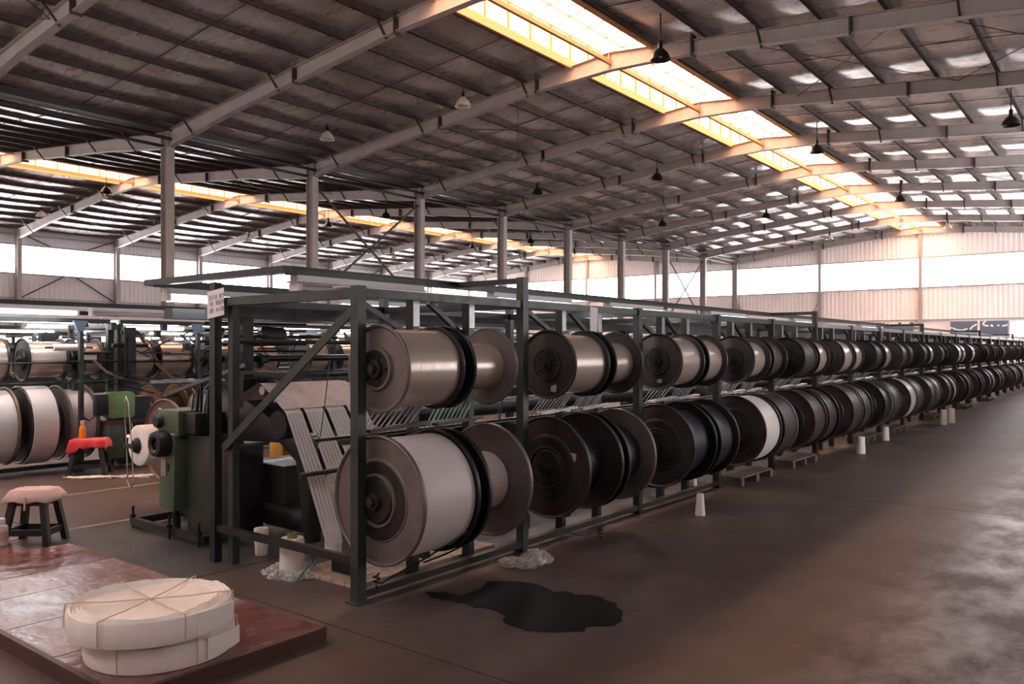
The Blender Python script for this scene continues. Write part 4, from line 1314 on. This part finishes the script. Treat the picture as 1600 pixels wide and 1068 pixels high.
t, W = stool(-7.23, 2.84, .42, .38, .30, math.radians(38), 'black wooden stool with padded pink cloth seat beside the platform', M_PINK)
# padded cushion with drooping edge
rn = random.Random(4)
v, f = [], []
nx, ny = 22, 14
for j in range(ny + 1):
    for i in range(nx + 1):
        a, b_ = -1 + 2 * i / nx, -1 + 2 * j / ny
        k = max(abs(a), abs(b_))
        rad = math.hypot(a, b_)
        q = k / rad if rad > 1e-6 else 1
        a2, b2 = a * (.55 + .45 * q), b_ * (.55 + .45 * q)
        edge = max(0, (k - .72) / .28)
        z = .425 + .028 * (1 - k ** 4) - .062 * edge ** 1.3 + .006 * math.sin(7 * a + 2 * b_) * edge + .004 * math.sin(9 * b_)
        p = W(a2 * .225, b2 * .175, z + rn.uniform(-.002, .002))
        v.append(p)
for j in range(ny):
    for i in range(nx):
        n = j * (nx + 1) + i
        f.append((n, n + 1, n + nx + 2, n + nx + 1))
o = MB().add(v, f).build('padded_cover', M_PINK, t, angle=80)
so = o.modifiers.new('thickness', 'SOLIDIFY')
so.thickness = .012
so.offset = -1
MB().tube([W(.02, -.17, .40), W(.03, -.19, .34), W(.025, -.185, .30)], .008, 5).build('tie_string', M_PINK, t)

t = thing('jar', (-7.0, 2.50, PZ), 'beige plastic jar standing on the maroon platform edge', 'jar')
MB().lathe([(0, 0), (0, .05), (.006, .055), (.13, .055), (.15, .05), (.165, .032), (.18, .03), (.18, 0)], c=(-7.0, 2.50, PZ), axis='Z', seg=24).build('body', M_BEIGE, t)
MB().lathe([(.172, 0), (.172, .036), (.205, .036), (.21, .03), (.21, 0)], c=(-7.0, 2.50, PZ), axis='Z', seg=24).build('lid', M_PAPER, t)
MB().lathe([(.04, .0556), (.11, .0556)], c=(-7.0, 2.50, PZ), axis='Z', seg=24).build('label', mat('jar_label', (.55, .38, .30), .6), t)

# red-draped stool across the alley
t, W = stool(-10.66, 4.84, .44, .44, .34, math.radians(52), 'small dark stool draped with a red cloth across the alley', M_STOOL)
rn = random.Random(9)
v, f = [], []
nx, ny = 26, 22
for j in range(ny + 1):
    for i in range(nx + 1):
        a, b_ = (-1 + 2 * i / nx) * .33, (-1 + 2 * j / ny) * .28
        ox, oy = max(0, abs(a) - .20), max(0, abs(b_) - .15)
        ov = math.hypot(ox, oy)
        aa = math.copysign(min(abs(a), .20) + .014 * min(1, ox * 20) + .16 * ox, a)
        bb = math.copysign(min(abs(b_), .15) + .014 * min(1, oy * 20) + .10 * oy, b_)
        fold = 1 + .10 * math.sin(38 * (a + b_))
        drop = .95 * ov * fold * (1.25 if a < -.1 else .85)
        p = W(aa + .006 * math.sin(30 * b_) * min(1, ov * 15), bb + .006 * math.sin(34 * a) * min(1, ov * 15), .452 - drop + .002 * math.sin(50 * a))
        v.append(p)
for j in range(ny):
    for i in range(nx):
        n = j * (nx + 1) + i
        f.append((n, n + 1, n + nx + 2, n + nx + 1))
o = MB().add(v, f).build('red_cloth', M_CLOTH_RED, None, angle=80)
tag(o, 'red cloth hanging over the small dark stool', 'cloth')
so = o.modifiers.new('thickness', 'SOLIDIFY')
so.thickness = .004
bx, by = W(-.09, .02, 0)[:2]
t = thing('bottle', (bx, by, .456), 'orange drink bottle with white cap standing on the red cloth', 'bottle')
MB().lathe([(0, 0), (0, .040), (.01, .043), (.10, .043), (.14, .038), (.175, .018), (.195, .016), (.195, 0)], c=(bx, by, .456), axis='Z', seg=22).build('body', M_ORANGE, t)
MB().lathe([(.178, .0), (.178, .024), (.222, .024), (.225, .02), (.225, 0)], c=(bx, by, .456), axis='Z', seg=18).build('cap', M_BEIGE, t)

# ------------------------------------------------------------------ paper notice on the end frame
t = thing('notice', (-5.41, 3.37, 1.93), 'white paper notice with three printed lines tied to the end frame', 'notice')
sheet = [(-5.535, 1.825), (-5.315, 1.852), (-5.32, 2.052), (-5.535, 2.028)]
MB().prism(sheet, 3.372, 3.375).build('paper', M_PAPER, t, smooth=False)
for txt, x, z, s in (('左三台  管下', -5.505, 1.965, .037), ('4层   黄金砖', -5.505, 1.918, .037), ('2层   高小图', -5.505, 1.868, .037)):
    cu = bpy.data.curves.new('lettering', 'FONT')
    cu.body = txt
    cu.size = s
    tmp = bpy.data.objects.new('lettering_curve', cu)
    COL.objects.link(tmp)
    tmp.rotation_euler = (PI / 2, -.10, 0)
    tmp.location = (x, 3.369, z)
    dg = bpy.context.evaluated_depsgraph_get()
    me = bpy.data.meshes.new_from_object(tmp.evaluated_get(dg))
    mw = tmp.matrix_world.copy()
    me.transform(Matrix.Translation((x, 3.369, z)) @ tmp.rotation_euler.to_matrix().to_4x4())
    bpy.data.objects.remove(tmp)
    me.transform(Matrix.Translation(-t.location))
    me.materials.clear()
    me.materials.append(M_INK)
    put('lettering', me, t)
t = thing('notice', (-3.95, 5.9, 1.9), 'blank white paper slip hanging from the second bay top rail', 'notice')
MB().prism([(6.10, 1.72), (6.21, 1.70), (6.22, 1.97), (6.09, 1.98)], -3.878, -3.875, plane='YZ').build('paper', M_PAPER, t, smooth=False)

# ------------------------------------------------------------------ yarn cones on the floor
def cone(x, y, h, r0, r1, label, core=False, flutes=0):
    t = thing('yarn_cone', (x, y, 0), label, 'yarn cone', 'white yarn cones on the floor')
    seg = 32
    v, f = [], []
    rows = [(0, r0 * .96), (.012, r0), (h * .5, (r0 + r1) / 2 * .99), (h - .02, r1), (h, r1 * .93), (h, r1 * .45), (h - .03, r1 * .40)]
    for z, r in rows:
        for i in range(seg):
            a = 2 * PI * i / seg
            k = 1 + (.03 * math.cos(flutes * a) if flutes else 0)
            v.append((x + r * k * math.cos(a), y + r * k * math.sin(a), z))
    for q in range(len(rows) - 1):
        for i in range(seg):
            j = (i + 1) % seg
            f.append((q * seg + i, q * seg + j, (q + 1) * seg + j, (q + 1) * seg + i))
    f += [tuple(range(seg - 1, -1, -1)), tuple(range((len(rows) - 1) * seg, len(rows) * seg))]
    MB().add(v, f).build('wound_yarn', M_CONE, t, angle=40)
    if core:
        MB().lathe([(h - .02, r1 * .40), (h + .035, r1 * .40), (h + .035, r1 * .30), (h - .02, r1 * .30)], c=(x, y, 0), axis='Z', seg=20, close=True).build('core_tube', M_CORE, t)
    return t


cone(-3.36, 7.25, .21, .048, .034, 'slim white yarn cone on the floor under the third bay of reels')
cone(-4.0, 8.45, .2, .045, .035, 'slim white yarn cone standing just behind the third bay cone')
cone(-3.40, 13.05, .26, .062, .055, 'lone white yarn cone on the floor by the seventh bay')
cone(-3.32, 19.1, .32, .07, .06, 'first of two white yarn cones far down the aisle')
cone(-3.26, 19.65, .32, .07, .06, 'second of two white yarn cones far down the aisle')
cone(-3.55, 15.2, .24, .06, .05, 'white yarn cone half hidden under the eighth bay')
cone(-4.80, 3.59, .25, .090, .086, 'stout white yarn cone wrapped in film at the end frame', core=True)
cone(-5.40, 3.75, .21, .046, .058, 'fluted white yarn cone behind the foot beam of the end frame', flutes=10)
cone(-4.92, 4.06, .27, .065, .065, 'white yarn cone behind the film-wrapped one', core=True)
# crumpled film round the stout cone and a loose film bag on the floor
from mathutils import noise as mnoise
def crumple(name, cx, cy, lumps, seed, label, cat='plastic film'):
    """lumps of thin film: squashed balls creased by ridged noise, resting on the floor"""
    m = MB()
    for (dx, dy, rx, ry, rz) in lumps:
        nr, ns = 12, 26
        v, f = [], []
        for r in range(nr + 1):
            th = PI * .56 * r / nr
            for i in range(ns):
                a = 2 * PI * i / ns
                p = Vector((math.sin(th) * math.cos(a), math.sin(th) * math.sin(a), math.cos(th)))
                k = 1 + .55 * (abs(mnoise.noise(p * 2.3 + Vector((seed, dx * 40, dy * 30)))) - .2) + .45 * (abs(mnoise.noise(p * 5.5 + Vector((dy * 50, seed, 3)))) - .2)
                v.append((cx + dx + rx * p.x * k, cy + dy + ry * p.y * k, max(.003, rz * (p.z + .05) * k)))
        for r in range(nr):
            for i in range(ns):
                j = (i + 1) % ns
                f.append((r * ns + i, r * ns + j, (r + 1) * ns + j, (r + 1) * ns + i))
        m.add(v, f)
    o = m.build(name, M_PLASTIC, None, angle=18)
    return tag(o, label, cat)


crumple('film_wrap', -4.78, 3.58, [(.15 * math.cos(q), .13 * math.sin(q), .075, .07, .045) for q in (0, .8, 1.6, 2.4, 3.2, 4.0, 4.8, 5.6)], 2, 'crumpled clear film around the foot of the stout yarn cone')
crumple('film_bag', -3.60, 4.74, [(-.10, -.02, .10, .09, .045), (0, 0, .10, .08, .05), (.02, .10, .085, .085, .10), (.04, .19, .075, .07, .075), (-.12, .07, .07, .07, .03)], 5, 'crumpled clear film bag lying on the floor beside the stain')
# oil stain
rn = random.Random(3)
poly = [(-3.72, 3.84), (-3.62, 3.92), (-3.50, 3.92), (-3.48, 4.12), (-3.56, 4.28), (-3.40, 4.40), (-3.20, 4.43), (-3.05, 4.36), (-3.00, 4.42), (-2.92, 4.40), (-2.80, 4.47), (-2.62, 4.40), (-2.50, 4.30), (-2.44, 4.18), (-2.40, 4.06), (-2.52, 3.94),
        (-2.50, 3.86), (-2.62, 3.74), (-2.76, 3.67), (-2.95, 3.70), (-3.02, 3.80), (-3.18, 3.84), (-3.26, 3.80), (-3.36, 3.83), (-3.50, 3.80), (-3.60, 3.78)]
pp = []
for (a, b_), (c, e) in zip(poly, poly[1:] + poly[:1]):
    for k in range(3):
        pp.append((a + (c - a) * k / 3 + rn.uniform(-.012, .012), b_ + (e - b_) * k / 3 + rn.uniform(-.012, .012)))
tag(MB().prism(pp, .0005, .003, plane='XY').build('oil_stain', M_PUDDLE, None, smooth=False), 'black wet oil stain spread on the aisle floor', 'stain')

# pallets under the reels
def pallet(x, y, w, l, label):
    t = thing('pallet', (x, y, 0), label, 'pallet', 'wooden pallets under the lower reels')
    for k in range(5):
        a = x - w / 2 + w * k / 5
        MB().box(a + .012, a + w / 5 - .012, y, y + l, .085, .105).build('plank', M_PALLET, t, smooth=False)
    for k in range(3):
        b_ = y + (l - .08) * k / 2
        MB().box(x - w / 2, x + w / 2, b_, b_ + .08, .0, .084).build('runner', M_PALLET, t, smooth=False)


t = thing('floor_board', (-4.43, 4.3, 0), 'pale boards lying flat beneath the first white lower reel', 'boards')
for k in range(5):
    MB().box(-4.76 + .13 * k, -4.76 + .13 * k + .122, 3.60, 5.05, 0, .03).build('plank', M_WOOD, t, smooth=False)
for k, i in enumerate((3, 4, 6, 7, 9, 11, 13)):
    pallet(-3.84, P[i] + .18, .34, 1.0, 'wooden pallet under the lower reels, ' + ORD[i] + ' bay along')

# ropes
def rope(pts, label, m=M_ROPE, r=.006, knot=None):
    t = thing('rope', pts[0], label, 'rope')
    MB().tube(pts, r, 6).build('strand', m, t)
    if knot:
        rn = random.Random(len(label))
        x, y, z = knot
        kk = [(x + .02 * math.sin(2.4 * q) + rn.uniform(-.008, .008), y + .02 * math.cos(1.9 * q), z + .05 - .009 * q) for q in range(12)]
        MB().tube(kk, r * 1.1, 6).build('knot', m, t)


rope([(-4.30, 3.52, 1.52), (-4.36, 3.53, 1.25), (-4.42, 3.54, 1.02), (-4.46, 3.54, .92)], 'teal rope tied from the first upper reel to the lease rod', knot=(-4.46, 3.54, .97), r=.004)
rope([(-4.38, 3.50, .26), (-4.40, 3.46, .18), (-4.45, 3.42, .10), (-4.48, 3.36, .02)], 'teal rope hanging from the foot beam of the end frame', knot=(-4.40, 3.46, .20))
rope([(-3.84, 3.56, .10), (-3.80, 3.62, .14), (-3.66, 3.75, .24), (-3.44, 3.95, .42)], 'dark brake rope under the first white lower reel', m=M_ROPED, knot=(-3.84, 3.52, .12))
rope([(-3.80, 3.90, .17), (-3.70, 4.02, .22), (-3.58, 4.12, .30)], 'second dark brake rope under the first white lower reel', m=M_ROPED)
rope([(-4.0, 4.95, 1.30), (-3.98, 4.98, 1.15), (-4.0, 4.96, 1.05), (-4.02, 5.0, .95)], 'teal rope knotted beside the second rack post', knot=(-4.0, 4.96, 1.1), r=.005)
rope([(-3.60, 5.35, .14), (-3.58, 5.55, .08), (-3.56, 5.78, .10)], 'dark brake rope under the second bay of reels', m=M_ROPED, knot=(-3.56, 5.76, .07))
# cartons and film seen under the end loom
for k, (x, y, w, h) in enumerate(((-6.95, 5.0, .22, .34), (-6.68, 5.05, .20, .30))):
    t = thing('carton', (x, y, .42), ('tall' if k == 0 else 'short') + ' orange carton on the ledge behind the loom motor box', 'carton')
    MB().box(x - w / 2, x + w / 2, y, y + .24, .42, .42 + h).build('box', M_CARTON, t, bevel=.006)
    MB().box(x - .02, x + .02, y - .002, y + .242, .42 + h + .001, .42 + h + .004).build('tape', M_BEIGE, t, smooth=False)
t = thing('ledge', (-6.7, 5.2, 0), 'grey ledge behind the loom motor box holding the cartons', 'ledge')
MB().box(-7.1, -6.2, 4.95, 5.35, .38, .415).build('top', M_RAILPALE, t, smooth=False)
for x in (-7.05, -6.25):
    for y in (4.98, 5.3):
        MB().box(x - .02, x + .02, y - .02, y + .02, 0, .38).build('leg', M_RACKD, t, smooth=False)
# waste yarn on the alley floor
rn = random.Random(6)
m = MB()
for q in range(60):
    s = rn.random()
    x, y = -10.44 + .57 * s + rn.uniform(-.06, .06), 4.47 + .63 * s + rn.uniform(-.06, .06)
    a = rn.uniform(-.4, .4) + .83
    pts = [(x + .05 * k * math.cos(a) + rn.uniform(-.02, .02), y + .05 * k * math.sin(a) + rn.uniform(-.02, .02), .006 + .02 * rn.random()) for k in range(5)]
    m.tube(pts, .006, 4)
o = m.build('waste_yarn', M_WHITEYARN, None)
tag(o, 'trail of white waste yarn on the alley floor', 'waste yarn')
stuff(o)
